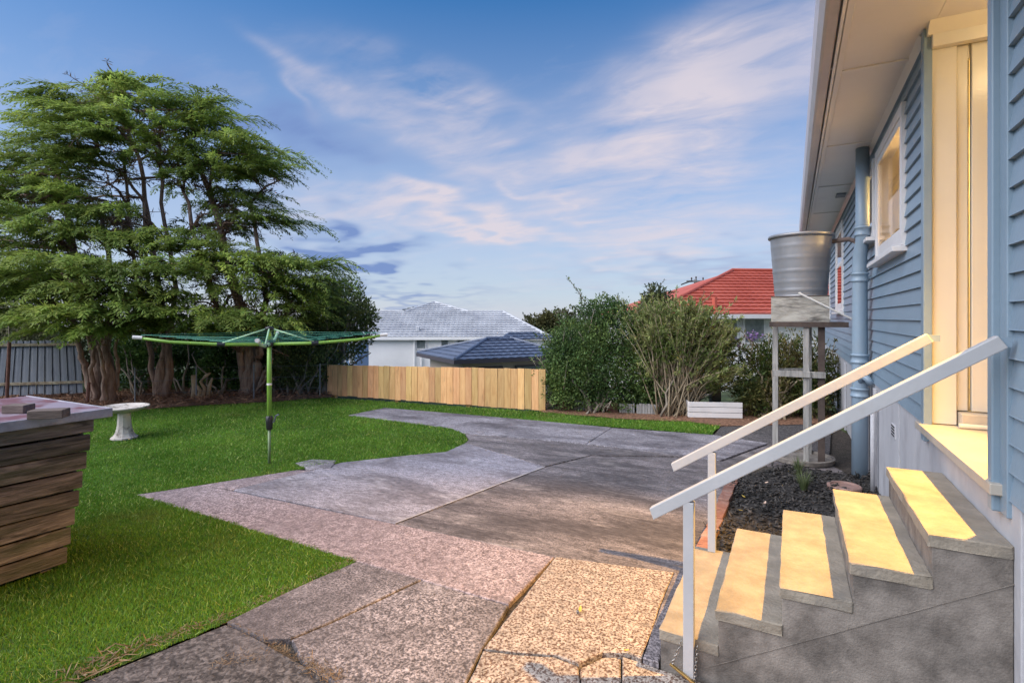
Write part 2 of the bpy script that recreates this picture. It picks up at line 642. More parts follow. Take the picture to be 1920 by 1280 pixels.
aggregate_mat('agg_dark', (0.095, 0.083, 0.088), (0.31, 0.275, 0.285), (0.065, 0.058, 0.062), scale=80, mixpt=(0.35, 0.68), stain_amt=0.92, stain_lo=0.36, stain_hi=0.58, bump=0.6, pale=(0.36, 0.325, 0.32), streaky=(0.6, 1.9, 1))
aggregate_mat('agg_far', (0.12, 0.11, 0.125), (0.33, 0.31, 0.34), (0.08, 0.072, 0.082), scale=60, mixpt=(0.35, 0.65), stain_amt=0.92, stain_lo=0.42, stain_hi=0.6, bump=0.5, pale=(0.44, 0.42, 0.45), streaky=(0.8, 1.7, 1))
aggregate_mat('tar', (0.035, 0.032, 0.034), (0.13, 0.12, 0.122), (0.17, 0.15, 0.155), scale=45, mixpt=(0.40, 0.66), stain_amt=0.5, stain_lo=0.52, stain_hi=0.72, bump=1.0)
aggregate_mat('joint_dirt', (0.02, 0.017, 0.015), (0.075, 0.06, 0.05), (0.03, 0.03, 0.02), scale=60, bump=0.8)
aggregate_mat('bed_soil', (0.012, 0.011, 0.011), (0.04, 0.036, 0.034), (0.02, 0.018, 0.016), scale=40, bump=1.0)
aggregate_mat('needle_litter', (0.085, 0.042, 0.026), (0.25, 0.135, 0.085), (0.13, 0.07, 0.045), scale=22, bump=1.0)
aggregate_mat('lawn_soil', (0.035, 0.07, 0.014), (0.075, 0.14, 0.028), (0.10, 0.09, 0.04), scale=30, stain_amt=0.6, stain_lo=0.55, stain_hi=0.75, bump=1.0)
aggregate_mat('far_ground', (0.03, 0.05, 0.018), (0.07, 0.10, 0.035), (0.08, 0.07, 0.04), scale=3, bump=0.3)
# timber
mat('fence_pine', (0.60, 0.315, 0.125), (0.75, 0.455, 0.20), scale=3.2, rough=0.7, bump=0.2, bscale=14, stretch=(4, 4, 0.55), objvar=0.28, huevar=0.014, distort=1.0, dirt=(0.32, 0.17, 0.075), dirt_scale=3.6, dirt_amt=0.55, dirt_lo=0.56, dirt_hi=0.66)
mat('crate_wood', (0.045, 0.037, 0.036), (0.20, 0.165, 0.155), scale=6, rough=0.85, bump=0.7, bscale=18, stretch=(1, 0.45, 4), objvar=0.28, huevar=0.015, dirt=(0.045, 0.05, 0.026), dirt_scale=2.4, dirt_amt=0.75, dirt_lo=0.45, dirt_hi=0.62, distort=1.2, contrast=(0.36, 0.62))
mat('crate_inside', (0.02, 0.015, 0.012), rough=0.95)
mat('lid_paint', (0.16, 0.06, 0.075), (0.27, 0.22, 0.27), scale=4, rough=0.6, bump=0.2, bscale=20, contrast=(0.42, 0.58))
mat('lid_edge', (0.27, 0.26, 0.31), (0.42, 0.40, 0.46), scale=7, rough=0.55, bump=0.3, bscale=22, dirt=(0.13, 0.08, 0.09), dirt_scale=6, dirt_amt=0.8, dirt_lo=0.52)
mat('block_wood', (0.11, 0.08, 0.07), (0.19, 0.14, 0.12), scale=7, rough=0.85, bump=0.4, bscale=30, stretch=(0.6, 3, 3), objvar=0.15)
mat('grey_timber', (0.21, 0.205, 0.20), (0.37, 0.355, 0.34), scale=6, rough=0.85, bump=0.4, bscale=30, stretch=(5, 5, 0.5), objvar=0.12, dirt=(0.07, 0.065, 0.06), dirt_scale=4, dirt_amt=0.7)
mat('ply_grey', (0.24, 0.225, 0.20), (0.43, 0.41, 0.37), scale=4, rough=0.85, bump=0.3, bscale=25, stretch=(1, 1, 4), distort=1.5, dirt=(0.05, 0.045, 0.045), dirt_scale=2.6, dirt_amt=0.85, dirt_lo=0.5, dirt_hi=0.66)
mat('dark_timber', (0.045, 0.032, 0.028), (0.09, 0.065, 0.055), scale=6, rough=0.85, bump=0.3)
# metal
mat('tank_metal', (0.22, 0.225, 0.245), (0.28, 0.285, 0.305), scale=2.5, rough=0.42, metallic=0.35, bump=0.05, bscale=8, dirt=(0.25, 0.24, 0.24), dirt_scale=3, dirt_amt=0.4, stretch=(1, 1, 0.4))
mat('rust_pipe', (0.17, 0.12, 0.105), (0.26, 0.195, 0.17), scale=9, rough=0.6, bump=0.1)
mat('white_plastic', (0.72, 0.70, 0.68), rough=0.4)
mat('sheet_metal', (0.13, 0.14, 0.165), (0.20, 0.215, 0.245), scale=4, rough=0.55, metallic=0.25, bump=0.1, dirt=(0.10, 0.10, 0.105), dirt_scale=4, dirt_amt=0.5, objvar=0.1, stretch=(2, 2, 0.4))
mat('rust_post', (0.105, 0.045, 0.035), (0.17, 0.08, 0.06), scale=12, rough=0.85, bump=0.3)
mat('lichen_rail', (0.16, 0.105, 0.07), (0.42, 0.38, 0.28), scale=9, rough=0.9, bump=0.3)
mat('chain_metal', (0.30, 0.29, 0.28), (0.5, 0.48, 0.46), scale=40, rough=0.35, metallic=0.9)
mat('bracket_brass', (0.30, 0.19, 0.06), (0.50, 0.34, 0.13), scale=30, rough=0.35, metallic=0.85)
mat('green_enamel', (0.20, 0.38, 0.05), (0.24, 0.44, 0.075), scale=4, rough=0.4, dirt=(0.17, 0.27, 0.07), dirt_scale=8, dirt_amt=0.3)
mat('pale_green', (0.34, 0.55, 0.33), (0.40, 0.62, 0.40), scale=4, rough=0.4)
mat('line_cord', (0.05, 0.26, 0.19), (0.08, 0.34, 0.25), scale=4, rough=0.5)
mat('black_plastic', (0.015, 0.016, 0.018), rough=0.4)
mat('crank_grey', (0.12, 0.13, 0.16), rough=0.4, metallic=0.3)
mat('post_galv', (0.17, 0.24, 0.12), (0.22, 0.29, 0.16), scale=9, rough=0.6)
mat('bath_concrete', (0.46, 0.41, 0.37), (0.60, 0.55, 0.51), scale=6, rough=0.8, bump=0.3, bscale=25, dirt=(0.14, 0.11, 0.09), dirt_scale=9, dirt_amt=0.85, dirt_lo=0.5, dirt_hi=0.62)
mat('brick', (0.17, 0.075, 0.055), (0.28, 0.135, 0.10), scale=8, rough=0.9, bump=0.4, bscale=40, dirt=(0.25, 0.23, 0.22), dirt_scale=4, dirt_amt=0.6, objvar=0.2)
mat('terracotta', (0.20, 0.12, 0.10), (0.27, 0.17, 0.15), scale=9, rough=0.7, bump=0.1)
# neighbours
mat('house_white', (0.80, 0.775, 0.76), (0.86, 0.835, 0.82), scale=0.8, rough=0.7, bump=0.1, bscale=8)
mat('roof_silver', (0.36, 0.37, 0.40), (0.50, 0.51, 0.54), scale=0.9, rough=0.55, islandvar=0.0, dirt=(0.23, 0.24, 0.29), dirt_scale=0.7, dirt_amt=0.5, objvar=0)
mat('roof_blue', (0.082, 0.105, 0.16), (0.125, 0.15, 0.215), scale=0.9, rough=0.42)
mat('roof_red', (0.38, 0.075, 0.045), (0.48, 0.115, 0.075), scale=0.9, rough=0.6, dirt=(0.35, 0.09, 0.07), dirt_scale=2, dirt_amt=0.4)
mat('garage_wall', (0.36, 0.31, 0.27), (0.42, 0.37, 0.32), scale=1, rough=0.7)
mat('dark_fascia', (0.06, 0.05, 0.06), rough=0.5)
mat('house_blue', (0.20, 0.32, 0.52), (0.25, 0.38, 0.58), scale=1, rough=0.6)
mat('far_glass', (0.10, 0.12, 0.13), (0.25, 0.27, 0.27), scale=2.5, rough=0.1)
mat('pole_timber', (0.17, 0.16, 0.15), (0.26, 0.25, 0.24), scale=3, rough=0.9)
# plants
mat('bark_red', (0.17, 0.10, 0.075), (0.37, 0.25, 0.195), scale=6, rough=0.9, bump=1.0, bscale=22, stretch=(3, 3, 0.4), dirt=(0.40, 0.39, 0.34), dirt_scale=3.5, dirt_amt=0.55, dirt_lo=0.56, dirt_hi=0.66)
mat('bark_grey', (0.14, 0.115, 0.09), (0.27, 0.23, 0.185), scale=5, rough=0.9, bump=0.6, stretch=(2, 2, 0.5))
mat('twig', (0.23, 0.175, 0.115), (0.36, 0.29, 0.20), scale=2, rough=0.9, islandvar=0.25)
mat('dead_wood', (0.27, 0.19, 0.12), (0.42, 0.32, 0.22), scale=5, rough=0.9, bump=0.5)
mat('litter_straw', (0.16, 0.08, 0.05), (0.32, 0.185, 0.115), scale=1, rough=0.95, islandvar=0.45, coords='World')
mat('chip', (0.014, 0.013, 0.013), (0.05, 0.044, 0.041), scale=7, rough=0.7, islandvar=0.6, coords='World')
mat('dry_weed', (0.11, 0.075, 0.045), (0.24, 0.17, 0.105), scale=9, rough=0.9, islandvar=0.3, coords='World')
mat('yellow_leaf', (0.50, 0.36, 0.05), (0.62, 0.48, 0.12), scale=8, rough=0.6, islandvar=0.3)
mat('pale_leaf', (0.46, 0.31, 0.24), (0.58, 0.44, 0.36), scale=8, rough=0.7)
leaf_mat('cypress', (0.165, 0.24, 0.052), (0.33, 0.415, 0.09), scale=0.9, islandvar=0.3, trans=0.48, tone=True)
leaf_mat('cypress_brown', (0.11, 0.065, 0.04), (0.21, 0.135, 0.08), scale=1.5, islandvar=0.4, trans=0.1)
leaf_mat('pitto', (0.085, 0.115, 0.036), (0.18, 0.215, 0.075), scale=1.6, islandvar=0.4)
leaf_mat('ivy', (0.055, 0.115, 0.03), (0.13, 0.23, 0.055), scale=1.6, islandvar=0.4)
leaf_mat('hedge_leaf', (0.055, 0.105, 0.032), (0.155, 0.225, 0.065), scale=1.5, islandvar=0.45)
leaf_mat('broom_leaf', (0.125, 0.175, 0.045), (0.27, 0.29, 0.105), scale=2.2, islandvar=0.4)
leaf_mat('fern_leaf', (0.06, 0.09, 0.022), (0.15, 0.125, 0.045), scale=1.8, islandvar=0.5, huevar=0.05)
leaf_mat('dark_leaf', (0.045, 0.065, 0.028), (0.11, 0.115, 0.05), scale=1.5)
leaf_mat('pale_shrub', (0.10, 0.115, 0.045), (0.28, 0.27, 0.16), scale=2.4)
leaf_mat('far_leaf', (0.07, 0.075, 0.03), (0.14, 0.13, 0.05), scale=0.4)
leaf_mat('grass', (0.09, 0.20, 0.018), (0.16, 0.31, 0.036), scale=0.9, islandvar=0.4, trans=0.35, huevar=0.025, dry=(0.21, 0.21, 0.06))
leaf_mat('grass_pale', (0.22, 0.34, 0.06), (0.36, 0.42, 0.12), scale=1.5, islandvar=0.35, trans=0.3, huevar=0.02)
leaf_mat('tussock', (0.075, 0.105, 0.045), (0.15, 0.185, 0.085), scale=4, islandvar=0.3)
mat('purple_bloom', (0.16, 0.09, 0.27), (0.26, 0.17, 0.38), scale=8, rough=0.7, islandvar=0.3, coords='World')

# clear glass for windows: mostly see-through, mirror at a glance
gm = bpy.data.materials.new('window_glass')
gm.use_nodes = True
gm.node_tree.nodes.clear()
_o = gm.node_tree.nodes.new('ShaderNodeOutputMaterial')
_t = gm.node_tree.nodes.new('ShaderNodeBsdfTransparent')
_g = gm.node_tree.nodes.new('ShaderNodeBsdfGlossy')
_g.inputs['Roughness'].default_value = 0.02
_f = gm.node_tree.nodes.new('ShaderNodeFresnel')
_f.inputs['IOR'].default_value = 1.18
_m = gm.node_tree.nodes.new('ShaderNodeMixShader')
gm.node_tree.links.new(_f.outputs[0], _m.inputs[0])
gm.node_tree.links.new(_t.outputs[0], _m.inputs[1])
gm.node_tree.links.new(_g.outputs[0], _m.inputs[2])
gm.node_tree.links.new(_m.outputs[0], _o.inputs['Surface'])
MAT['window_glass'] = gm

# ------------------------------------------------------------------ the ground


def resample(poly, step=0.16, jit=0.004, seed=0):
    rr = random.Random(seed)
    out = []
    n = len(poly)
    for i in range(n):
        a = Vector(poly[i])
        b = Vector(poly[(i + 1) % n])
        L = (b - a).length
        kseg = max(1, int(L / step))
        for j in range(kseg):
            p = a.lerp(b, j / kseg)
            if j > 0:
                p = p + Vector((rr.uniform(-jit, jit), rr.uniform(-jit, jit), 0))
            out.append(p)
    return out


def inset(poly, d):
    n = len(poly)
    area = sum(poly[i].x * poly[(i + 1) % n].y - poly[(i + 1) % n].x * poly[i].y for i in range(n))
    s = 1 if area > 0 else -1
    out = []
    for i in range(n):
        p0, p1, p2 = poly[i - 1], poly[i], poly[(i + 1) % n]
        e1 = (p1 - p0).normalized()
        e2 = (p2 - p1).normalized()
        n1 = Vector((-e1.y, e1.x, 0)) * s
        n2 = Vector((-e2.y, e2.x, 0)) * s
        m_ = n1 + n2
        if m_.length < 0.3:
            m_ = n1
        m_.normalize()
        k_ = d / max(0.45, m_.dot(n1))
        out.append(p1 + m_ * k_)
    return out


def sheet(name, poly, z, m, parent=None, depth=0.0, bev=0.0):
    n = len(poly)
    mb = MB()
    if depth <= 0:
        mb.add([(p.x, p.y, z) for p in poly], [tuple(range(n))])
        return mb.build(name, m, parent)
    inner = inset(poly, bev)
    top = [(p.x, p.y, z) for p in inner]
    sh = [(p.x, p.y, z - bev * 0.8) for p in poly]
    bot = [(p.x, p.y, z - depth) for p in poly]
    fs = [tuple(range(n))]
    for i in range(n):
        j = (i + 1) % n
        fs.append((i, j, n + j, n + i))
        fs.append((n + i, n + j, 2 * n + j, 2 * n + i))
    mb.add(top + sh + bot, fs)
    return mb.build(name, m, parent)


# terrain: level yard, falling away behind the back boundary
xs = np.concatenate([np.linspace(-400, -40, 14), np.linspace(-36, 20, 57), np.linspace(24, 400, 14)])
ys = np.concatenate([np.linspace(-300, -12, 10), np.linspace(-10, 50, 61), np.linspace(54, 700, 20)])
XX, YY = np.meshgrid(xs, ys)
t1 = np.clip((YY - 10.8) / 12, 0, 1) * np.clip((-XX - 0.8) / 2.5, 0, 1)
t2 = np.clip((-XX - 18) / 14, 0, 1)
tt = np.maximum(t1, t2)
ZZ = -0.09 - 4.0 * tt * tt * (3 - 2 * tt)
gv = np.stack([XX, YY, ZZ], -1).reshape(-1, 3)
nx, ny = len(xs), len(ys)
ii, jj = np.meshgrid(np.arange(nx - 1), np.arange(ny - 1))
i0 = (jj * nx + ii).ravel()
gf = np.stack([i0, i0 + 1, i0 + nx + 1, i0 + nx], -1)
tag(np_mesh('ground', gv, gf, MAT['far_ground'], smooth=True), kind='structure')

P = lambda *pts: [g(x, y) for x, y in pts]
# lawn outline
lawn_px = [(60, 1310), (424, 1162), (560, 1097), (667, 1049), (255, 926), (556, 879), (640, 866), (760, 853), (835, 846), (868, 833), (877, 823), (870, 812),
           (845, 802), (760, 791), (652, 778), (722, 764), (870, 776), (1020, 789), (1333, 813), (1350, 797), (1265, 787), (1180, 783), (1020, 772), (830, 759), (720, 752), (615, 745), (560, 748), (420, 757), (250, 768),
           (100, 772), (-60, 776)]
lawn_poly = P(*lawn_px) + [Vector((-14.0, 3.4, 0)), Vector((-12, -1.0, 0)), Vector((-3.0, -1.0, 0)), Vector((-1.9, 0.9, 0))]
lawn = tag(sheet('lawn', lawn_poly, -0.012, MAT['lawn_soil']), kind='structure')

# driveway: dirt bed with separate slabs
dz = -0.035
drive_poly = P((60, 1310), (424, 1158), (667, 1042), (240, 924), (640, 860), (838, 840), (860, 820), (840, 808), (640, 776), (722, 760), (1020, 785), (1340, 808), (1352, 793), (1560, 793)) + \
    [Vector((0.75, 9.3, 0)), Vector((0.75, 2.0, 0)), Vector((0.75, -1.5, 0)), Vector((-1.9, -1.5, 0)), Vector((-2.0, 0.9, 0))]
drive = tag(sheet('driveway', drive_poly, dz, MAT['joint_dirt']), kind='structure')

JB = (380, 908)
slabs = [
    ('agg_bright', [(1041, 1042), (1264, 1071), (1236, 1140), (1204, 1234), (1175, 1222), (1130, 1222), (1085, 1243), (1040, 1226), (975, 1222), (905, 1214)], 0.0),
    ('agg_pink', [(255, 926), JB, (741, 980), (1041, 1042), (954, 1131), (912, 1120), (668, 1050)], -0.004),
    ('agg_pink', [JB, (255, 926), (556, 879), (590, 880), (437, 916)], -0.008),
    ('agg_blue', [(437, 917), (600, 877), (640, 866), (760, 853), (835, 846), (873, 829), (1022, 874), (741, 980)], -0.002),
    ('agg_dark', [(741, 980), (1022, 874), (1108, 853), (1284, 856), (1400, 868), (1372, 905), (1345, 960), (1322, 1042), (1285, 1068), (1264, 1071), (1041, 1042)], -0.006),
    ('agg_dark', [(873, 829), (879, 822), (873, 812), (1084, 831), (1284, 854), (1108, 852), (1022, 873)], -0.004),
    ('agg_far', [(652, 778), (722, 764), (870, 776), (1020, 789), (1147, 801), (1100, 831), (873, 812), (845, 802), (760, 791)], 0.0),
    ('agg_far', [(1147, 801), (1335, 814), (1440, 830), (1350, 862), (1284, 854), (1100, 831)], -0.003),
    ('agg_grey', [(424, 1164), (560, 1098), (668, 1051), (791, 1085), (700, 1128), (620, 1165), (545, 1196), (494, 1197)], 0.0),
    ('agg_grey', [(791, 1085), (912, 1120), (954, 1132), (905, 1214), (873, 1280), (800, 1470), (690, 1330), (604, 1262), (569, 1240), (545, 1196), (620, 1165), (700, 1128)], -0.005),
    ('tar', [(60, 1310), (424, 1165), (494, 1197), (569, 1240), (604, 1262), (690, 1330), (800, 1475), (500, 1600), (100, 1500)], -0.012),
    ('agg_bright', [(905, 1214), (975, 1222), (1040, 1226), (1085, 1243), (1092, 1300), (1080, 1470), (800, 1472), (873, 1280)], -0.01),
    ('agg_bright', [(1085, 1243), (1130, 1222), (1165, 1222), (1165, 1300), (1166, 1470), (1080, 1470), (1092, 1300)], -0.022),
    ('agg_bright', [(1165, 1222), (1204, 1234), (1236, 1246), (1330, 1275), (1420, 1320), (1500, 1470), (1166, 1470)], -0.016),
    ('agg_grey', [(1264, 1073), (1285, 1070), (1290, 1077), (1236, 1244), (1204, 1234), (1236, 1140)], 0.006),  # paving strip by the bottom step; the step's shadow put into its dark colour
    ('tar', [(1340, 813), (1352, 797), (1470, 793), (1560, 796), (1556, 850), (1545, 862), (1445, 832)], -0.004),
    ('agg_dark', [(1440, 831), (1545, 863), (1580, 880), (1600, 893), (1500, 878), (1420, 866), (1352, 863)], -0.012),
]
for i, (mn, px, zt) in enumerate(slabs):
    poly = resample(P(*px), 0.12, 0.0035, i)
    poly = inset(poly, 0.0035)
    sheet('slab', poly, zt, MAT[mn], drive, depth=0.07, bev=0.006)
# slab near the camera (the rest of the path past the frame)
# pale mortar line along the joint between two large slabs
a, b = g(741, 980, 0.002), g(1022, 874, 0.002)
mb = MB()
rr = random.Random(3)
pl, pr = [], []
for i in range(25):
    p = a.lerp(b, i / 24)
    w = 0.007 + rr.uniform(-0.005, 0.010)
    q = (b - a).normalized()
    s_ = Vector((-q.y, q.x, 0))
    pl.append(p + s_ * w)
    pr.append(p - s_ * (w * 0.8))
mb.add(pl + pr, [(i, i + 1, 26 + i, 25 + i) for i in range(24)])
mat('mortar', (0.40, 0.37, 0.37), (0.30, 0.275, 0.275), scale=30, rough=0.9, bump=0.4)
mb.build('mortar_line', MAT['mortar'], drive)

# concrete drain cover at the lawn edge
pc = P((553, 868), (585, 861), (632, 863), (622, 877), (580, 880))
cover = sheet('drain_cover', inset(resample(pc, 0.1, 0.006, 5), 0.004), 0.006, MAT['agg_far'], None, depth=0.08, bev=0.01)
tag(cover, 'pale worn concrete drain cover set in the lawn edge', 'drain cover')

# litter strip under the trees
lit_px = [(-80, 780), (100, 774), (250, 769), (420, 758), (560, 750), (617, 746), (640, 733), (560, 730), (450, 728), (300, 730), (100, 738), (-80, 741)]
lit_poly = resample(P(*lit_px), 0.4, 0.08, 9)
litter = tag(sheet('needle_litter_ground', lit_poly, 0.012, MAT['needle_litter']), kind='structure')
# strip of soil under the hedge
soil_poly = P((1015, 773), (1180, 786), (1290, 790), (1350, 799), (1560, 794), (1560, 770), (1300, 752), (1020, 752))
tag(sheet('hedge_soil', resample(soil_poly, 0.3, 0.04, 2), 0.004, MAT['needle_litter']), kind='structure')


def in_poly(pts, poly):
    x, y = pts[:, 0], pts[:, 1]
    ins = np.zeros(len(pts), bool)
    n = len(poly)
    for i in range(n):
        x0, y0 = poly[i][0], poly[i][1]
        x1, y1 = poly[(i + 1) % n][0], poly[(i + 1) % n][1]
        c = (y0 > y) != (y1 > y)
        xi = (x1 - x0) * (y - y0) / ((y1 - y0) if abs(y1 - y0) > 1e-9 else 1e-9) + x0
        ins ^= c & (x < xi)
    return ins


def blades(name, poly, dens_fn, dmin, dmax, hfn, wfn, m, kind='stuff', z0=-0.012, lean=0.5, label=None, cat=None, margin=0.0):
    pa = np.array([[p.x, p.y] for p in poly])
    lo, hi = pa.min(0), pa.max(0)
    f = np.array([FWD.x, FWD.y])
    rg = np.array([RGT.x, RGT.y])
    area = (hi[0] - lo[0]) * (hi[1] - lo[1])
    dm = dens_fn(dmin)
    n = int(area * dm)
    pts = RNG.uniform(0, 1, (n, 2)) * (hi - lo) + lo
    d = pts @ f
    lat = pts @ rg
    keep = (d > dmin) & (d < dmax) & (np.abs(lat) < 1.12 * d + 0.5)
    pts, d = pts[keep], d[keep]
    keep = RNG.uniform(0, 1, len(d)) < dens_fn(d) / dm
    pts, d = pts[keep], d[keep]
    keep = in_poly(pts, pa)
    pts, d = pts[keep], d[keep]
    n = len(pts)
    # patchy growth
    ph = np.sin(pts[:, 0] * 2.1 + 1.3 * np.sin(pts[:, 1] * 1.7)) * np.sin(pts[:, 1] * 2.7 + 0.7 * np.sin(pts[:, 0] * 3.1))
    h = hfn(d) * RNG.uniform(0.5, 1.25, n) * (1 + 0.22 * ph)
    w = wfn(d) * RNG.uniform(0.7, 1.3, n)
    a = RNG.uniform(0, 2 * np.pi, n)
    la = RNG.uniform(0, 2 * np.pi, n)
    lm = np.abs(RNG.normal(0, lean, n))
    base = np.stack([pts[:, 0], pts[:, 1], np.full(n, z0)], -1)
    side = np.stack([np.cos(a), np.sin(a), np.zeros(n)], -1) * (w / 2)[:, None]
    tip = base + np.stack([np.cos(la) * lm * h, np.sin(la) * lm * h, h], -1)
    v = np.stack([base - side, base + side, tip], 1).reshape(-1, 3)
    o = np_mesh(name, v, np.arange(3 * n).reshape(n, 3), m)
    tag(o, label, cat, None, kind)
    return o


lawn_in = inset(resample(lawn_poly, 0.05, 0.018, 4), -0.008)
blades('grass_blades', lawn_in, lambda d: np.where(np.asarray(d) < 4.2, 22000.0, 22000.0 * (4.2 / np.maximum(d, 4.2)) ** 2.2), 2.2, 14.0,
       lambda d: 0.017 + 0.0011 * d, lambda d: 0.0026 + 0.0010 * d, MAT['grass'], lean=0.6, label='short green lawn grass left of the concrete driveway', cat='grass')
blades('pale_grass_blades', lawn_in, lambda d: np.where(np.asarray(d) < 4.2, 1500.0, 1500.0 * (4.2 / np.maximum(d, 4.2)) ** 2.0), 2.2, 14.0,
       lambda d: 0.022 + 0.0014 * d, lambda d: 0.003 + 0.0010 * d, MAT['grass_pale'], lean=1.1, label='paler yellow green blades and clover through the lawn', cat='grass')

# ------------------------------------------------------------------ the blue house
WX = 0.757          # wall face
SOFF = 3.475        # soffit level
BB = 1.03           # bottom of the weatherboards
Y_END = 18.0
YC = on_x(1747, WX)[0]      # corner of the porch recess, far side
YN = on_x(1888, WX)[0]      # corner of the porch recess, near side
house = empty('house', (WX, YC, 0), 0, 'pale blue weatherboard house with lit porch and white soffit', 'house')


def hp(o):
    """parent to the house while keeping world-space coordinates"""
    o.parent = house
    o.matrix_parent_inverse = Matrix.Translation((-WX, -YC, 0))
    return o


def hbuild(mb_, name, m, parent=None, **kw):
    if parent is None:
        return hp(mb_.build(name, MAT[m], None, **kw))
    return mb_.build(name, MAT[m], parent, **kw)


# windows (Y0, Y1, z0, z1)
w1 = (on_x(1703, WX)[0], on_x(1650, WX)[0], 2.20, 3.30)
w2 = (on_x(1646, WX)[0], on_x(1628, WX)[0], 2.48, 3.30)
w3 = (on_x(1584, WX)[0], on_x(1571, WX)[0], 1.77, 3.30)
w4 = (on_x(1558.5, WX)[0], on_x(1546, WX)[0], 1.66, 3.30)
WINS = [w1, w2, w3, w4]
EXPO = 0.1085
rows = int((SOFF - 0.10 - BB) / EXPO) + 1


def boards(y0, y1, z0, holes):
    n = int(math.ceil((SOFF - 0.03 - z0) / EXPO))
    rr = random.Random(int(y0 * 100))
    for r in range(n):
        za = z0 + r * EXPO
        zb = min(za + EXPO + 0.012, SOFF - 0.005)
        segs = [(y0, y1)]
        for (h0, h1, hz0, hz1) in holes:
            if za + EXPO * 0.6 > hz0 and za + 0.03 < hz1:
                ns = []
                for s in segs:
                    if h0 > s[0] and h0 < s[1]:
                        ns.append((s[0], h0 + 0.02))
                    if h1 < s[1] and h1 > s[0]:
                        ns.append((h1 - 0.02, s[1]))
                    if not (h0 > s[0] and h0 < s[1]) and not (h1 < s[1] and h1 > s[0]):
                        ns.append(s)
                segs = ns
        for s in segs:
            mb_ = MB()
            e = rr.uniform(-0.0015, 0.0015)
            mb_.prism([(WX + 0.006, za), (WX - 0.026 + e, za), (WX - 0.024 + e, za + 0.006), (WX - 0.005, zb), (WX + 0.006, zb)], 'y', s[0], s[1])
            hbuild(mb_, 'weatherboard', 'blue_paint')


boards(YC + 0.05, Y_END, BB, WINS)
boards(0.2, YN - 0.105, BB - 0.03, [])
# corner boards
mb = MB().mm(WX - 0.045, WX + 0.0, YC - 0.02, YC + 0.055, BB - 0.09, SOFF - 0.004)
hbuild(mb, 'corner_board', 'blue_paint', bevel=0.004)
mb = MB().mm(WX - 0.055, WX + 0.045, YN - 0.03, YN + 0.025, BB - 0.10, SOFF - 0.004)
hbuild(mb, 'corner_board', 'blue_paint', bevel=0.006)
mb = MB().mm(WX - 0.030, WX + 0.0, YN - 0.11, YN - 0.032, BB - 0.10, SOFF - 0.004)
hbuild(mb, 'corner_board', 'blue_paint', bevel=0.004)
# solid wall behind the boards with the window openings: strips round the holes
zs0, zs1 = BB - 0.02, SOFF - 0.01
mb = MB()
edges = [YC + 0.03] + [v for w in WINS for v in (w[0] + 0.03, w[1] - 0.03)] + [Y_END]
for i in range(0, len(edges), 2):
    mb.mm(WX + 0.008, WX + 0.10, edges[i], edges[i + 1], zs0, zs1)
for w in WINS:
    mb.mm(WX + 0.008, WX + 0.10, w[0] + 0.03, w[1] - 0.03, zs0, w[2] + 0.03)
    mb.mm(WX + 0.008, WX + 0.10, w[0] + 0.03, w[1] - 0.03, w[3] - 0.03, zs1)
hbuild(mb, 'wall', 'interior_wall')
mb = MB().mm(WX + 0.008, WX + 0.12, 0.2, YN - 0.035, BB - 0.05, SOFF - 0.01)
hbuild(mb, 'wall', 'interior_wall')
# interior: floor, ceiling, back wall, cross walls
IX = 4.2
mb = MB()
mb.mm(WX + 0.11, IX, YC + 0.25, Y_END - 0.02, BB - 0.12, BB + 0.02)
hbuild(mb, 'floor', 'porch_floor')
mb = MB()
mb.mm(IX, IX + 0.1, 0.2, Y_END, BB - 0.1, SOFF)
hbuild(mb, 'back_wall', 'interior_wall')
for yy in (w1[1] - 0.01, w2[1] + 0.6, (w3[1] + w4[0]) / 2, Y_END - 0.1):
    hbuild(MB().mm(WX + 0.102, IX - 0.002, yy, yy + 0.08, BB - 0.1, SOFF - 0.012), 'partition', 'interior_wall')
mb = MB().mm(WX + 0.11, IX + 0.1, YC + 0.30, Y_END, SOFF + 0.01, SOFF + 0.09)
hbuild(mb, 'ceiling', 'interior_wall')


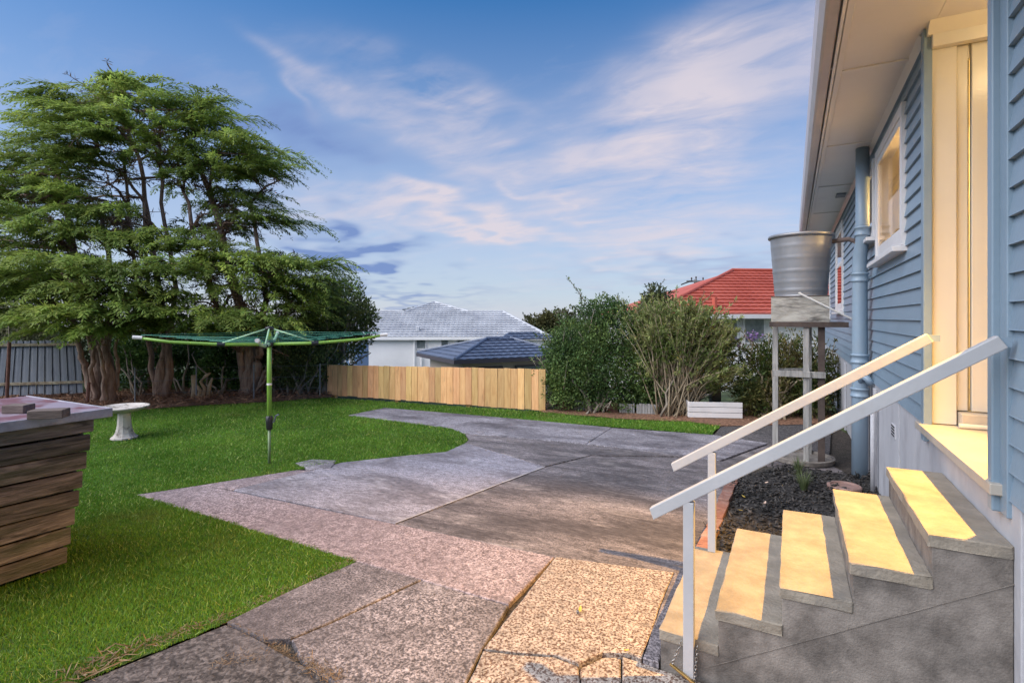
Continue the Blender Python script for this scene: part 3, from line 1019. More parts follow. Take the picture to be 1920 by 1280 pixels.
def window(w, sashes, split=None):
    y0, y1, z0, z1 = w
    f = MB()
    xo, xi = WX - 0.042, WX + 0.09
    fw = 0.075
    f.mm(xo, xi, y0, y0 + fw, z0 + 0.04, z1)
    f.mm(xo, xi, y1 - fw, y1, z0 + 0.04, z1)
    f.mm(xo + 0.002, xi - 0.002, y0 + fw, y1 - fw, z1 - fw, z1)
    f.mm(xo + 0.002, xi - 0.002, y0 + fw, y1 - fw, z0 + 0.04, z0 + 0.09)
    fr = hbuild(f, 'window', 'white_paint')
    hs = MB().prism([(WX - 0.105, z0 - 0.01), (WX + 0.05, z0 - 0.01), (WX + 0.05, z0 + 0.042), (WX - 0.105, z0 + 0.026)], 'y', y0 - 0.04, y1 + 0.04)
    s_ = hbuild(hs, 'sill', 'white_paint', fr, bevel=0.004)
    n = sashes
    yy0, yy1, zz0, zz1 = y0 + fw, y1 - fw, z0 + 0.09, z1 - fw
    for i in range(n):
        a0 = yy0 + (yy1 - yy0) * i / n
        a1 = yy0 + (yy1 - yy0) * (i + 1) / n
        sw = 0.055
        s = MB()
        sx0, sx1 = WX - 0.034, WX + 0.0
        s.mm(sx0, sx1, a0 + 0.004, a0 + sw, zz0 + 0.004, zz1 - 0.004)
        s.mm(sx0, sx1, a1 - sw, a1 - 0.004, zz0 + 0.004, zz1 - 0.004)
        s.mm(sx0 + 0.002, sx1 - 0.002, a0 + sw, a1 - sw, zz0 + 0.004, zz0 + 0.085)
        s.mm(sx0 + 0.002, sx1 - 0.002, a0 + sw, a1 - sw, zz1 - 0.06, zz1 - 0.004)
        if split:
            zm = zz0 + (zz1 - zz0) * split
            s.mm(sx0 + 0.001, sx1 - 0.001, a0 + sw, a1 - sw, zm - 0.03, zm + 0.03)
        hbuild(s, 'sash', 'white_paint', fr)
        gl = MB().add([(WX - 0.026, a0 + sw - 0.005, zz0 + 0.07), (WX - 0.026, a1 - sw + 0.005, zz0 + 0.07), (WX - 0.026, a1 - sw + 0.005, zz1 - 0.05), (WX - 0.026, a0 + sw - 0.005, zz1 - 0.05)], [(0, 1, 2, 3)])
        hbuild(gl, 'pane', 'window_glass', fr)
    return fr


window(w1, 1)
window(w2, 1)
window(w3, 1, 0.56)
window(w4, 1, 0.56)
# curtains just inside
for w in (w1, w3, w4):
    mb = MB()
    vs, n = [], 40
    y0, y1 = w[1] - 0.42, w[1] + 0.02
    for i in range(n + 1):
        y = y0 + (y1 - y0) * i / n
        x = WX + 0.2 + 0.025 * math.sin(i * 1.25)
        vs += [(x, y, w[2] - 0.1), (x, y, w[3] + 0.05)]
    mb.add(vs, [(2 * i, 2 * i + 2, 2 * i + 3, 2 * i + 1) for i in range(n)])
    hbuild(mb, 'curtain', 'curtain', fix=False)
# room lamps: a ceiling shade with its bulb
mat('lamp_glass', (0.85, 0.8, 0.7), rough=0.4)
for m_ in (MAT['lamp_glass'],):
    b_ = m_.node_tree.nodes['Principled BSDF']
    b_.inputs['Emission Color'].default_value = (1.0, 0.78, 0.42, 1)
    b_.inputs['Emission Strength'].default_value = 3.5


def ceiling_lamp(x, y, z, power, parent_part=True, color=(1.0, 0.66, 0.28), radius=0.08):
    l = MB().lathe([(0.02, 0.0), (0.06, -0.005), (0.11, -0.03), (0.12, -0.06), (0.09, -0.10), (0.02, -0.12)], 16, (x, y, z))
    o = hbuild(l, 'ceiling_lamp', 'lamp_glass', smooth=True)
    ld = bpy.data.lights.new('lamp_light', 'POINT')
    ld.energy = power
    ld.color = color
    ld.shadow_soft_size = radius
    lo = bpy.data.objects.new('lamp_light', ld)
    COL.objects.link(lo)
    lo.location = (x, y, z - 0.22)
    hp(lo)
    return o


ceiling_lamp(2.5, (w1[0] + w1[1]) / 2, SOFF, 130)
ceiling_lamp(2.5, (w2[0] + w2[1]) / 2 + 0.2, SOFF, 80)
ceiling_lamp(2.3, (w3[0] + w3[1]) / 2, SOFF, 110)

# soffit panels, with cover battens between, carried in over the porch
GX0, GX1 = 0.135, 0.262
seams = [0.2, 2.45, YC + 0.42, YC + 2.35, YC + 4.3, YC + 6.4, YC + 8.8, YC + 11.2, Y_END + 0.3]
for i in range(len(seams) - 1):
    y0, y1 = seams[i] + 0.004, seams[i + 1] - 0.004
    mb = MB().mm(GX1 + 0.012, WX + 0.004, y0, y1, SOFF, SOFF + 0.012)
    hbuild(mb, 'soffit_panel', 'soffit_paint')
    if i > 0:
        mb = MB().mm(GX1 + 0.014, WX - 0.03, seams[i] - 0.022, seams[i] + 0.022, SOFF - 0.009, SOFF + 0.002)
        hbuild(mb, 'soffit_batten', 'soffit_paint', bevel=0.003)
mb = MB().prism([(WX - 0.055, SOFF), (WX - 0.02, SOFF - 0.055), (WX + 0.002, SOFF - 0.055), (WX + 0.002, SOFF)], 'y', YC + 0.06, Y_END)
hbuild(mb, 'cornice', 'soffit_paint')
mb = MB().mm(GX1 + 0.012, GX1 + 0.05, 0.2, Y_END + 0.3, SOFF - 0.025, SOFF - 0.001)
hbuild(mb, 'soffit_trim', 'soffit_paint', bevel=0.004)
mb = MB().mm(0.56, 0.68, 8.95, 9.22, SOFF - 0.015, SOFF + 0.004)
sv = hbuild(mb, 'soffit_vent', 'vent_metal', bevel=0.004)
# fascia and gutter
mb = MB().mm(GX1 - 0.012, GX1 + 0.006, 0.2, Y_END + 0.3, SOFF - 0.03, SOFF + 0.18)
hbuild(mb, 'fascia', 'white_paint')
gut = [(GX0, SOFF + 0.13), (GX0 - 0.012, SOFF + 0.135), (GX0 - 0.012, SOFF + 0.115), (GX0 + 0.002, SOFF + 0.03), (GX0 + 0.03, SOFF - 0.012), (GX0 + 0.05, SOFF - 0.02), (GX1 - 0.03, SOFF - 0.02), (GX1 - 0.022, SOFF - 0.012), (GX1 - 0.022, SOFF + 0.11),
       (GX1 - 0.028, SOFF + 0.11), (GX1 - 0.03, SOFF - 0.008), (GX0 + 0.05, SOFF - 0.012), (GX0 + 0.012, SOFF + 0.035)]
gt = hbuild(MB().prism(gut, 'y', 0.2, Y_END + 0.32), 'gutter', 'gutter_paint')
for yy in [1.2 + 1.6 * i for i in range(11)]:
    hbuild(MB().mm(GX1 - 0.02, GX1 + 0.001, yy, yy + 0.03, SOFF - 0.012, SOFF + 0.06), 'gutter_bracket', 'gutter_paint', gt)
# roof slope
mb = MB().prism([(GX0 + 0.03, SOFF + 0.20), (4.4, SOFF + 1.75), (8.6, SOFF + 0.2), (8.6, SOFF + 0.12), (4.4, SOFF + 1.67), (GX0 + 0.03, SOFF + 0.14)], 'y', -4.0, Y_END + 0.3)
hbuild(mb, 'roof', 'roof_iron')

# base boards below the weatherboards
cuts = [YC + 0.0, on_x(1690, WX)[0], on_x(1647, WX)[0], on_x(1612, WX)[0], 7.0, 8.3, 9.8, 11.4, 13.2, 15.4, Y_END]
for i in range(len(cuts) - 1):
    ofs = 0.004 * (i % 2)
    mb = MB().mm(WX - 0.012 - ofs, WX + 0.02, cuts[i] + 0.004, cuts[i + 1] - 0.004, -0.05, BB - 0.006)
    bpn = hbuild(mb, 'base_panel', 'base_paint', bevel=0.003)
    if i in (1, 2, 3, 4, 5, 6):
        mb = MB().mm(WX - 0.042, WX - 0.018, cuts[i + 1] - 0.05, cuts[i + 1] + 0.05, -0.05, BB - 0.04)
        hbuild(mb, 'base_batten', 'base_paint', bevel=0.003)
hbuild(MB().mm(WX - 0.004, WX + 0.05, YC - 0.002, Y_END, -0.1, BB), 'base_backing', 'dark_gap')
# vent grille in the base
vy = on_x(1681, WX)[0]
vz = EYE - (808 - HORIZON) / FPX * on_x(1681, WX)[1]
vent = hbuild(MB().mm(WX - 0.024, WX - 0.0, vy - 0.09, vy + 0.09, vz - 0.055, vz + 0.055), 'vent_grille', 'base_paint', bevel=0.004)
for i in range(4):
    hbuild(MB().mm(WX - 0.027, WX - 0.022, vy - 0.07, vy + 0.07, vz - 0.04 + i * 0.024, vz - 0.028 + i * 0.024), 'vent_slot', 'dark_gap', vent)

# ---- porch recess
PF = 1.045
YD = YC + 0.0           # door wall plane, facing the near side
# porch deck of boards
mb = MB()
for i in range(5):
    x0 = WX - 0.07 + i * 0.42
    o = hbuild(MB().mm(x0 + 0.002, x0 + 0.418, YN - 0.06, YD + 0.10, PF - 0.045, PF - 0.0005 * (i % 2)), 'deck_board', 'porch_floor', bevel=0.004)
hbuild(MB().mm(WX - 0.015, WX + 2.4, YN - 0.2, YD - 0.002, -0.05, PF - 0.047), 'porch_base', 'base_paint', bevel=0.004)
hbuild(MB().mm(WX - 0.004, WX + 0.05, 0.2, YN - 0.202, -0.05, BB - 0.032), 'base_wall', 'base_paint')
# side wall panels beside the door (facing the camera side)
xa = lambda px, Y: (lambda v: v.x / v.y * Y)(FWD + RGT * ((px - 960) / FPX))
x1, x2, x3, x4, x5 = xa(1754, YD), xa(1793, YD + 0.02), xa(1814, YD + 0.04), xa(1822, YD + 0.02), xa(1861, YD + 0.02)
hbuild(MB().mm(WX - 0.002, x2, YD + 0.006, YD + 0.16, PF + 0.004, SOFF - 0.02), 'porch_panel', 'cream_paint', bevel=0.004)
hbuild(MB().mm(x2 + 0.003, x3, YD + 0.03, YD + 0.16, PF + 0.09, SOFF - 0.02), 'door_jamb', 'cream_paint', bevel=0.004)
hbuild(MB().mm(x3 + 0.002, x4 - 0.002, YD + 0.07, YD + 0.20, PF + 0.09, SOFF - 0.21), 'door_edge', 'vent_metal')
hbuild(MB().mm(x3 + 0.002, x4 - 0.002, YD + 0.045, YD + 0.20, SOFF - 0.208, SOFF - 0.02), 'door_edge', 'cream_paint')
hbuild(MB().mm(x4, x5, YD + 0.02, YD + 0.07, PF + 0.09, SOFF - 0.02), 'door_stile', 'cream_paint', bevel=0.004)
hbuild(MB().mm(x5 + 0.002, WX + 2.2, YD + 0.30, YD + 0.36, PF + 0.05, SOFF - 0.02), 'door', 'cream_paint')
hbuild(MB().mm(x5 + 0.004, WX + 0.9, YD + 0.23, YD + 0.298, SOFF - 0.40, SOFF - 0.33), 'door_closer', 'dark_gap')
hbuild(MB().mm(x5 + 0.004, WX + 2.0, YD + 0.24, YD + 0.298, PF + 0.15, PF + 0.20), 'door_weather_bar', 'white_paint', bevel=0.01)
# door step
hbuild(MB().mm(x2 + 0.006, WX + 2.0, YD - 0.07, YD + 0.299, PF + 0.001, PF + 0.085), 'door_step', 'porch_floor', bevel=0.006)
hbuild(MB().tube([(x2 - 0.01, YD - 0.085, PF + 0.016), (WX + 2.0, YD - 0.085, PF + 0.016)], 0.015, 8), 'step_moulding', 'cream_paint')
# lintel over the porch and porch ceiling, far wall of the porch, near wall inside
hbuild(MB().mm(WX - 0.006, WX + 2.2, YD - 0.05, YD + 0.005, SOFF - 0.135, SOFF - 0.03), 'lintel', 'cream_paint', bevel=0.004)
hbuild(MB().prism([(YD - 0.12, SOFF - 0.001), (YD - 0.05, SOFF - 0.06), (YD + 0.004, SOFF - 0.06), (YD + 0.004, SOFF - 0.001)], 'x', WX - 0.03, WX + 2.2), 'porch_cornice', 'cream_paint')
hbuild(MB().mm(WX + 0.006, WX + 2.3, 0.2, YD + 0.42, SOFF + 0.0, SOFF + 0.012), 'porch_ceiling', 'soffit_paint')
hbuild(MB().mm(WX + 2.2, WX + 2.3, YN - 0.2, YD + 0.4, PF, SOFF), 'porch_wall', 'cream_paint')
hbuild(MB().mm(WX + 0.125, WX + 2.2, YN - 0.14, YN - 0.04, PF, SOFF), 'porch_wall', 'cream_paint')
# porch lamp
PL = Vector((1.16, 3.52, SOFF - 0.02))
mb = MB().lathe([(0.02, 0.0), (0.07, -0.005), (0.09, -0.02), (0.095, -0.05), (0.07, -0.09), (0.02, -0.105)], 20, PL)
pl_o = hbuild(mb, 'porch_lamp', 'lamp_glass', smooth=True)
ld = bpy.data.lights.new('porch_light', 'POINT')
ld.energy = 3.0
ld.color = (1.0, 0.72, 0.38)
ld.shadow_soft_size = 0.05
lo = bpy.data.objects.new('porch_light', ld)
COL.objects.link(lo)
lo.location = PL + Vector((0, 0, -0.16))
hp(lo)
# spot added under the lamp to brighten the steps and spare the panels
ls = bpy.data.lights.new('porch_step_spot', 'SPOT')
ls.energy = 800
ls.color = (1.0, 0.52, 0.085)
ls.spot_size = R(74)
ls.spot_blend = 0.5
ls.shadow_soft_size = 0.03
lso = bpy.data.objects.new('porch_step_spot', ls)
COL.objects.link(lso)
lso.location = PL + Vector((0, 0, -0.17))
lso.rotation_euler = (lso.location - Vector((-0.8, 2.75, 0))).to_track_quat('Z', 'Y').to_euler()
hp(lso)

# ---- soil stack with collars and offset
pp = g(1612, 930)
PX, PY = WX - 0.125, on_x(1612, WX - 0.125)[0]
PXT = WX - 0.10
dpp = on_x(1612, PX)[1]
zof = lambda py: EYE - (py - HORIZON) / FPX * dpp
stack = hbuild(MB().tube([(PX, PY, 0.0), (PX, PY, zof(690)), (PX, PY, zof(500)), (PX, PY, zof(478)), (PX + 0.018, PY - 0.07, zof(452)), (PX + 0.018, PY - 0.07, SOFF - 0.002)],
                         [0.076, 0.074, 0.07, 0.068, 0.064, 0.062], 20), 'soil_pipe', 'pipe_paint', smooth=True)
for (py, r, dy, dx) in ((436, 0.079, -0.07, 0.018), (520, 0.084, 0, 0), (672, 0.088, 0, 0), (735, 0.09, 0, 0)):
    zc = zof(py)
    hbuild(MB().lathe([(r - 0.012, -0.05), (r, -0.045), (r, -0.03), (r - 0.008, -0.025), (r - 0.008, 0.025), (r + 0.002, 0.03), (r + 0.002, 0.045), (r - 0.014, 0.05)], 20, (PX + dx, PY + dy, zc)), 'pipe_collar', 'pipe_paint', stack, smooth=True)
for py in (520, 690):
    hbuild(MB().mm(PX, WX - 0.02, PY - 0.015, PY + 0.015, zof(py) - 0.02, zof(py) + 0.012), 'pipe_clip', 'pipe_paint', stack, bevel=0.004)
zb_ = zof(706)
hbuild(MB().tube([(PX, PY - 0.03, zb_ - 0.06), (PX + 0.02, PY - 0.12, zb_ + 0.02), (PX + 0.05, PY - 0.17, zb_ + 0.0), (PX + 0.085, PY - 0.17, zb_ - 0.06)], 0.034, 12), 'branch_pipe', 'pipe_paint', stack, smooth=True)
# slim waste pipes further along
for (px, r, z1_) in ((1563, 0.03, 1.05), (1640, 0.022, 0.85)):
    yy = on_x(px, WX - 0.05)[0]
    hbuild(MB().tube([(WX - 0.065, yy, 0), (WX - 0.065, yy, z1_)], r, 10), 'waste_pipe', 'base_paint', smooth=True)

# ------------------------------------------------------------------ concrete steps
SY0, SY1 = g(1236, 1243).y, 3.75
SX0 = g(1236, 1243).x
NT = 5
TR = (WX - 0.004 - SX0) / NT
RS = 0.167
steps = empty('concrete_steps', ((SX0 + WX) / 2, (SY0 + SY1) / 2, 0), 0, 'five weathered concrete steps lit yellow leading up to the porch', 'steps')
inv = Matrix.Translation(-Vector(steps.location))


def sp(o, root=None):
    o.parent = root or steps
    o.matrix_parent_inverse = Matrix.Translation(-Vector((root or steps).location))
    return o


def rough_block(x0, x1, y0, y1, z0, z1, amp=0.0009, step=0.09, bev=0.006, seed=0):
    """box with worn, slightly uneven faces and arrises"""
    bm = bmesh.new()
    bmesh.ops.create_cube(bm, size=1)
    for v in bm.verts:
        v.co = Vector(((x0 + x1) / 2 + v.co.x * (x1 - x0), (y0 + y1) / 2 + v.co.y * (y1 - y0), (z0 + z1) / 2 + v.co.z * (z1 - z0)))
    bmesh.ops.bevel(bm, geom=list(bm.edges), offset=bev, segments=2, affect='EDGES', profile=0.6)
    for ax, L in ((0, x1 - x0), (1, y1 - y0), (2, z1 - z0)):
        lo = (x0, y0, z0)[ax]
        k_ = int(L / step)
        for i in range(1, k_):
            co = [0, 0, 0]
            co[ax] = lo + L * i / k_
            no = [0, 0, 0]
            no[ax] = 1
            bmesh.ops.bisect_plane(bm, geom=list(bm.verts) + list(bm.edges) + list(bm.faces), plane_co=co, plane_no=no)
    rr = random.Random(seed)
    for v in bm.verts:
        edge = sum((abs(v.co.x - x0) < 0.02 or abs(v.co.x - x1) < 0.02, abs(v.co.y - y0) < 0.02 or abs(v.co.y - y1) < 0.02, abs(v.co.z - z0) < 0.02 or abs(v.co.z - z1) < 0.02))
        a = amp * (1.8 if edge >= 2 else 0.5)
        v.co += Vector((rr.gauss(0, a), rr.gauss(0, a), rr.gauss(0, a * 0.7)))
    bmesh.ops.recalc_face_normals(bm, faces=bm.faces)
    me = bpy.data.meshes.new('block')
    bm.to_mesh(me)
    bm.free()
    return me


def on_yy(px, py, Y):
    v = FWD + RGT * ((px - 960) / FPX)
    d = Y / v.y
    return Vector((v.x * d, Y, EYE - (py - HORIZON) / FPX * d))


# stepped body
prof = [(SX0 + 0.006, -0.08)]
for i in range(NT):
    zt = RS * (i + 1) - 0.05
    prof += [(SX0 + 0.006 + TR * i, zt), (SX0 + 0.006 + TR * (i + 1), zt)]
prof[-1] = (WX - 0.017, prof[-1][1])
prof += [(WX - 0.017, -0.08)]
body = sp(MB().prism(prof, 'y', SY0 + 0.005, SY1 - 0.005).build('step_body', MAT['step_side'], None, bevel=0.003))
for i in range(NT):
    xx0 = SX0 + TR * i - (0.006 if i else 0.0)
    xx1 = SX0 + TR * (i + 1) - 0.002 if i < NT - 1 else WX - 0.018
    me = rough_block(xx0, xx1 + (0.010 if i < NT - 1 else 0), SY0 - 0.002 * (i % 2), SY1, RS * (i + 1) - 0.052, RS * (i + 1), seed=20 + i)
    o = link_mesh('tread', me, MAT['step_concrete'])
    sp(o)
la_, lb_ = on_yy(1320, 1252, SY0 + 0.004), on_yy(1905, 1094, SY0 + 0.004)
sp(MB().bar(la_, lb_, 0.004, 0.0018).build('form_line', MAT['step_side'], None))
# ------------------------------------------------------------------ handrails


def handrail(label, Y, a, b, px_post, zbase, thick=0.045):
    root = empty('handrail', (a.x, Y, 0), 0, label, 'handrail', 'handrails of the steps')
    A = Vector((a.x, Y, a.z))
    B = Vector((b.x, Y, b.z))
    rail = MB()
    # bevelled lower end, plumb-cut
    d = (B - A).normalized()
    nz = Vector((-d.z, 0, d.x))
    hh = 0.027
    w = thick / 2
    pts = [A + nz * hh, A - nz * hh + Vector((0.0, 0, 0)), B - nz * hh, B + nz * hh]
    pts[0] = pts[0] + d * 0.012
    vs = [(p.x, Y - w, p.z) for p in pts] + [(p.x, Y + w, p.z) for p in pts]
    rail.add(vs, [(0, 1, 2, 3), (7, 6, 5, 4), (0, 4, 5, 1), (1, 5, 6, 2), (2, 6, 7, 3), (3, 7, 4, 0)])
    sp(rail.build('rail', MAT['rail_paint'], None, bevel=0.004), root)
    t = (px_post - A.x) / (B.x - A.x)
    zt = A.z + (B.z - A.z) * t - hh * 1.0
    post = MB().mm(px_post - 0.024, px_post + 0.024, Y - 0.022, Y + 0.022, zbase, zt - 0.004)
    sp(post.build('post', MAT['rail_paint'], None, bevel=0.003), root)
    br = MB().mm(B.x - 0.01, WX - 0.035, Y - 0.012, Y + 0.012, B.z - 0.02, B.z + 0.015)
    sp(br.build('wall_bracket', MAT['pipe_paint'], None), root)
    return root


def on_y(px, py, Y):
    v = FWD + RGT * ((px - 960) / FPX)
    d = Y / v.y
    return Vector((v.x * d, Y, EYE - (py - HORIZON) / FPX * d))


YR0 = SY0 - 0.03
YR1 = SY1 - 0.03
handrail('near white handrail with chain at its post foot', YR0, on_y(1221, 962, YR0), on_y(1878, 640, YR0), on_y(1292, 1100, YR0).x, 0.004)
handrail('far cream lit handrail standing beside the mulch bed', YR1, on_y(1260, 876, YR1), on_y(1743, 633, YR1), on_y(1335, 1000, YR1).x, RS + 0.001)

# chain round the foot of the near post with its flat bracket
pxn = on_y(1292, 1100, YR0).x
chain = empty('chain', (pxn, YR0 - 0.02, 0), 0, 'thin steel chain and brass strip round the near handrail foot', 'chain')
mb = MB()


def link(mbk, c, d, n, L=0.016, w=0.0055, r=0.0021):
    d = d.normalized()
    s = n.cross(d).normalized()
    pts = []
    for i in range(11):
        a_ = 2 * math.pi * i / 10
        pts.append(c + d * (math.cos(a_) * L * 0.62) + s * (math.sin(a_) * w))
    mbk.tube(pts, r, 5, cap=False)


def run_chain(a, b, sag, nlk):
    prev = None
    for i in range(nlk):
        t = (i + 0.5) / nlk
        p = a.lerp(b, t) + Vector((0, 0, -sag * 4 * t * (1 - t)))
        d = (b - a) + Vector((0, 0, -sag * 4 * (1 - 2 * t)))
        link(mb, p, d, Vector((0, 1, 0.2)) if i % 2 else Vector((1, 0.1, 0)))


run_chain(Vector((pxn + 0.040, YR0 - 0.012, 0.165)), Vector((pxn + 0.032, YR0 - 0.05, 0.01)), 0.006, 10)
run_chain(Vector((pxn - 0.035, YR0 + 0.0, 0.165)), Vector((pxn - 0.075, YR0 - 0.015, 0.05)), 0.01, 8)
ch = sp(mb.build('chain_links', MAT['chain_metal'], None, smooth=True), chain)
ch['kind'] = 'stuff'
sp(MB().bar((pxn - 0.085, YR0 - 0.012, 0.042), (pxn + 0.035, YR0 - 0.055, 0.008), 0.014, 0.01).build('brass_strip', MAT['bracket_brass'], None, bevel=0.002), chain)

# ------------------------------------------------------------------ garden bed
bed_px = [(1372, 905), (1470, 876), (1602, 894), (1640, 905)]
bed_poly = [g(1372, 903), g(1430, 884), g(1480, 874), g(1600, 893), Vector((WX - 0.02, PY + 0.25, 0)), Vector((WX - 0.02, SY1 + 0.02, 0)), Vector((SX0 + 0.1, SY1 + 0.02, 0)), Vector((SX0 - 0.05, SY1 + 0.05, 0))]
bed = tag(sheet('garden_bed', resample(bed_poly, 0.2, 0.01, 8), 0.012, MAT['bed_soil']), kind='structure')
# brick edging
ea, eb = g(1318, 1042), g(1378, 898)
for i in range(9):
    t = (i + 0.5) / 9
    p = ea.lerp(eb, t)
    d = (eb - ea).normalized()
    rot = Matrix.Rotation(math.atan2(d.y, d.x) + random.uniform(-0.08, 0.08), 3, 'Z') @ Matrix.Rotation(random.uniform(-0.05, 0.05), 3, 'X')
    mbk = MB().box((p.x, p.y, 0.02 + random.uniform(-0.008, 0.01)), (0.215, 0.095, 0.07), rot)
    mbk.build('brick', MAT['brick'], bed, bevel=0.005)
ba = np.array([[p.x, p.y] for p in bed_poly])
lo_, hi_ = ba.min(0), ba.max(0)
pts = RNG.uniform(0, 1, (9000, 2)) * (hi_ - lo_) + lo_
pts = pts[in_poly(pts, ba)][:3800]
n = len(pts)
hump = 0.02 + 0.035 * np.sin((pts[:, 0] * 3.1 + pts[:, 1] * 2.2)) ** 2
base = np.stack([pts[:, 0], pts[:, 1], hump * RNG.uniform(0.3, 1.2, n)], -1)
dd = np.stack([RNG.normal(0, 1, n), RNG.normal(0, 1, n), RNG.normal(0, 0.28, n)], -1)
ch = leaf_mesh('bark_mulch', base, dd, RNG.uniform(0.025, 0.075, n), RNG.uniform(0.012, 0.032, n), MAT['chip'], jitter=0.5)
tag(ch, 'black bark mulch covering the bed beside the steps', 'mulch', None, 'stuff')
sol = ch.modifiers.new('thickness', 'SOLIDIFY')
sol.thickness = 0.006


def tuft(label, c, n, L, m, group, w=0.006, spread=0.6):
    a_ = RNG.uniform(0, 2 * np.pi, n)
    e = RNG.uniform(0.1, spread, n)
    vs, fs = [], []
    for i in range(n):
        l = L * RNG.uniform(0.55, 1.1)
        dx, dy = math.cos(a_[i]), math.sin(a_[i])
        pr = []
        for s in (0, 0.4, 0.75, 1.0):
            r = 0.02 + l * e[i] * s ** 1.6
            z = l * s * (1 - 0.45 * e[i] * s * s)
            pr.append((c[0] + dx * r, c[1] + dy * r, c[2] + z))
        b0 = len(vs)
        for j, p in enumerate(pr):
            ww = w * (1 - j / 3.3) / 2
            vs += [(p[0] - dy * ww, p[1] + dx * ww, p[2]), (p[0] + dy * ww, p[1] - dx * ww, p[2])]
        for j in range(3):
            fs.append((b0 + 2 * j, b0 + 2 * j + 1, b0 + 2 * j + 3, b0 + 2 * j + 2))
    o = np_mesh('grass_tuft', np.array(vs), np.array(fs), m)
    return tag(o, label, 'plant', group)


tuft('larger nearer green tussock growing in the black mulch', g(1507, 921, 0.01), 150, 0.24, MAT['tussock'], 'tussocks in the mulch bed')
tuft('smaller farther green tussock at the back of the mulch', g(1497, 889, 0.01), 110, 0.21, MAT['tussock'], 'tussocks in the mulch bed')
# drain gully ring by the stack
gp = g(1583, 920)
gul = MB().lathe([(0.145, -0.02), (0.15, 0.05), (0.142, 0.06), (0.12, 0.06), (0.115, 0.045), (0.02, 0.04)], 28, (gp.x, gp.y, 0.0))
tag(gul.build('drain_gully', MAT['terracotta'], None, smooth=False), 'round terracotta drain gully beside the soil pipe', 'drain')
# fallen leaves on the mulch and paving
leafs = [(1052, 775, 'yellow_leaf', 'yellow leaf on the grass strip nearest the pine fence'), (1118, 786, 'yellow_leaf', 'yellow leaf in the middle of the grass strip'), (1336, 798, 'yellow_leaf', 'yellow leaf on the grass strip by the asphalt corner'), (1437, 905, 'pale_leaf', 'pinkish scrap of leaf lying in the mulch, farther one'), (1434, 943, 'pale_leaf', 'pale torn leaf lying in the middle of the mulch'), (1394, 931, 'yellow_leaf', 'yellow green leaf in the mulch near the brick edge, farther one'),
         (1388, 957, 'yellow_leaf', 'yellow green leaf in the mulch near the brick edge, nearer one'), (1088, 1143, 'yellow_leaf', 'small yellow leaf on the bright speckled slab'), (1174, 1220, 'yellow_leaf', 'yellow leaf in the crack at the bright slab edge')]
for i, (px, py, mn, lb) in enumerate(leafs):
    p = g(px, py, 0.05 if i in (3, 4, 5, 6) else (0.03 if i < 3 else 0.012))
    mbk = MB()
    a_ = random.uniform(0, 6)
    L, W = 0.05 * random.uniform(0.8, 1.1), 0.022
    pts = []
    for (u, v, z) in ((-1, 0, 0.004), (-0.4, 0.8, 0.006), (0.4, 0.7, 0.01), (1, 0, 0.016), (0.4, -0.7, 0.008), (-0.4, -0.8, 0.003), (0, 0, 0.0)):
        x, y = u * L / 2, v * W / 2
        pts.append((p.x + x * math.cos(a_) - y * math.sin(a_), p.y + x * math.sin(a_) + y * math.cos(a_), p.z + z))
    mbk.add(pts, [(6, 0, 1), (6, 1, 2), (6, 2, 3), (6, 3, 4), (6, 4, 5), (6, 5, 0)])
    o = mbk.build('fallen_leaf', MAT[mn], None, fix=False)
    tag(o, lb, 'leaf', 'fallen leaves')

# ------------------------------------------------------------------ tank on its stand
TD = 6.45
tc_ = at(1501, 595, TD)
TX, TY = tc_.x, tc_.y
zt = lambda py, d=TD: EYE - (py - HORIZON) / FPX * d
rt, rb = 51.5 / FPX * TD, 43.5 / FPX * TD
Zt, Zb = zt(447), zt(556)
tank = empty('water_tank', (TX, TY, Zb), 0, 'grey ribbed metal header tank on the tall timber stand', 'tank')
prof = [(0.02, 0.0), (rb, 0.0)]
NB = 40
for i in range(NB + 1):
    t = i / NB
    r = rb + (rt - rb) * t
    for tb in (0.10, 0.24, 0.42, 0.64, 0.84):
        r += 0.006 * math.exp(-((t - tb) / 0.012) ** 2)
    prof.append((r, (Zt - Zb) * t))
H_ = Zt - Zb
prof += [(rt + 0.022, H_), (rt + 0.026, H_ + 0.02), (rt + 0.018, H_ + 0.034), (rt - 0.004, H_ + 0.03), (rt - 0.02, H_ - 0.02), (0.02, H_ - 0.025)]
MB().lathe(prof, 56).build('tank_shell', MAT['tank_metal'], tank, smooth=True)
# overflow down pipe on the wall side
ofx, ofy = WX - 0.055 - TX, 0.12
MB().tube([(rt * 0.75, 0.05, H_ - 0.06), (ofx - 0.12, 0.1, H_ - 0.03), (ofx - 0.04, ofy, H_ - 0.06), (ofx, ofy, H_ - 0.16), (ofx, ofy, -Zb)], 0.028, 12).build('overflow_pipe', MAT['rust_pipe'], tank, smooth=True)
q0 = at(1497, 549, TD - 0.33) - Vector((TX, TY, Zb))
q1 = Vector((WX - 0.03, on_x(1573, WX - 0.03)[0], 0))
q1.z = zt(600, on_x(1573, WX - 0.03)[1])
q1 = Vector((0.60, TY - 0.25, 0))
d1 = FWD.dot(q1)
q1.z = zt(599, d1)
q1 = q1 - Vector((TX, TY, Zb))
MB().tube([q0 + Vector((0.02, 0.06, 0)), q0, q1, q1 + Vector((0.14, 0.02, 0.0))], 0.012, 8).build('feed_pipe', MAT['white_plastic'], tank)

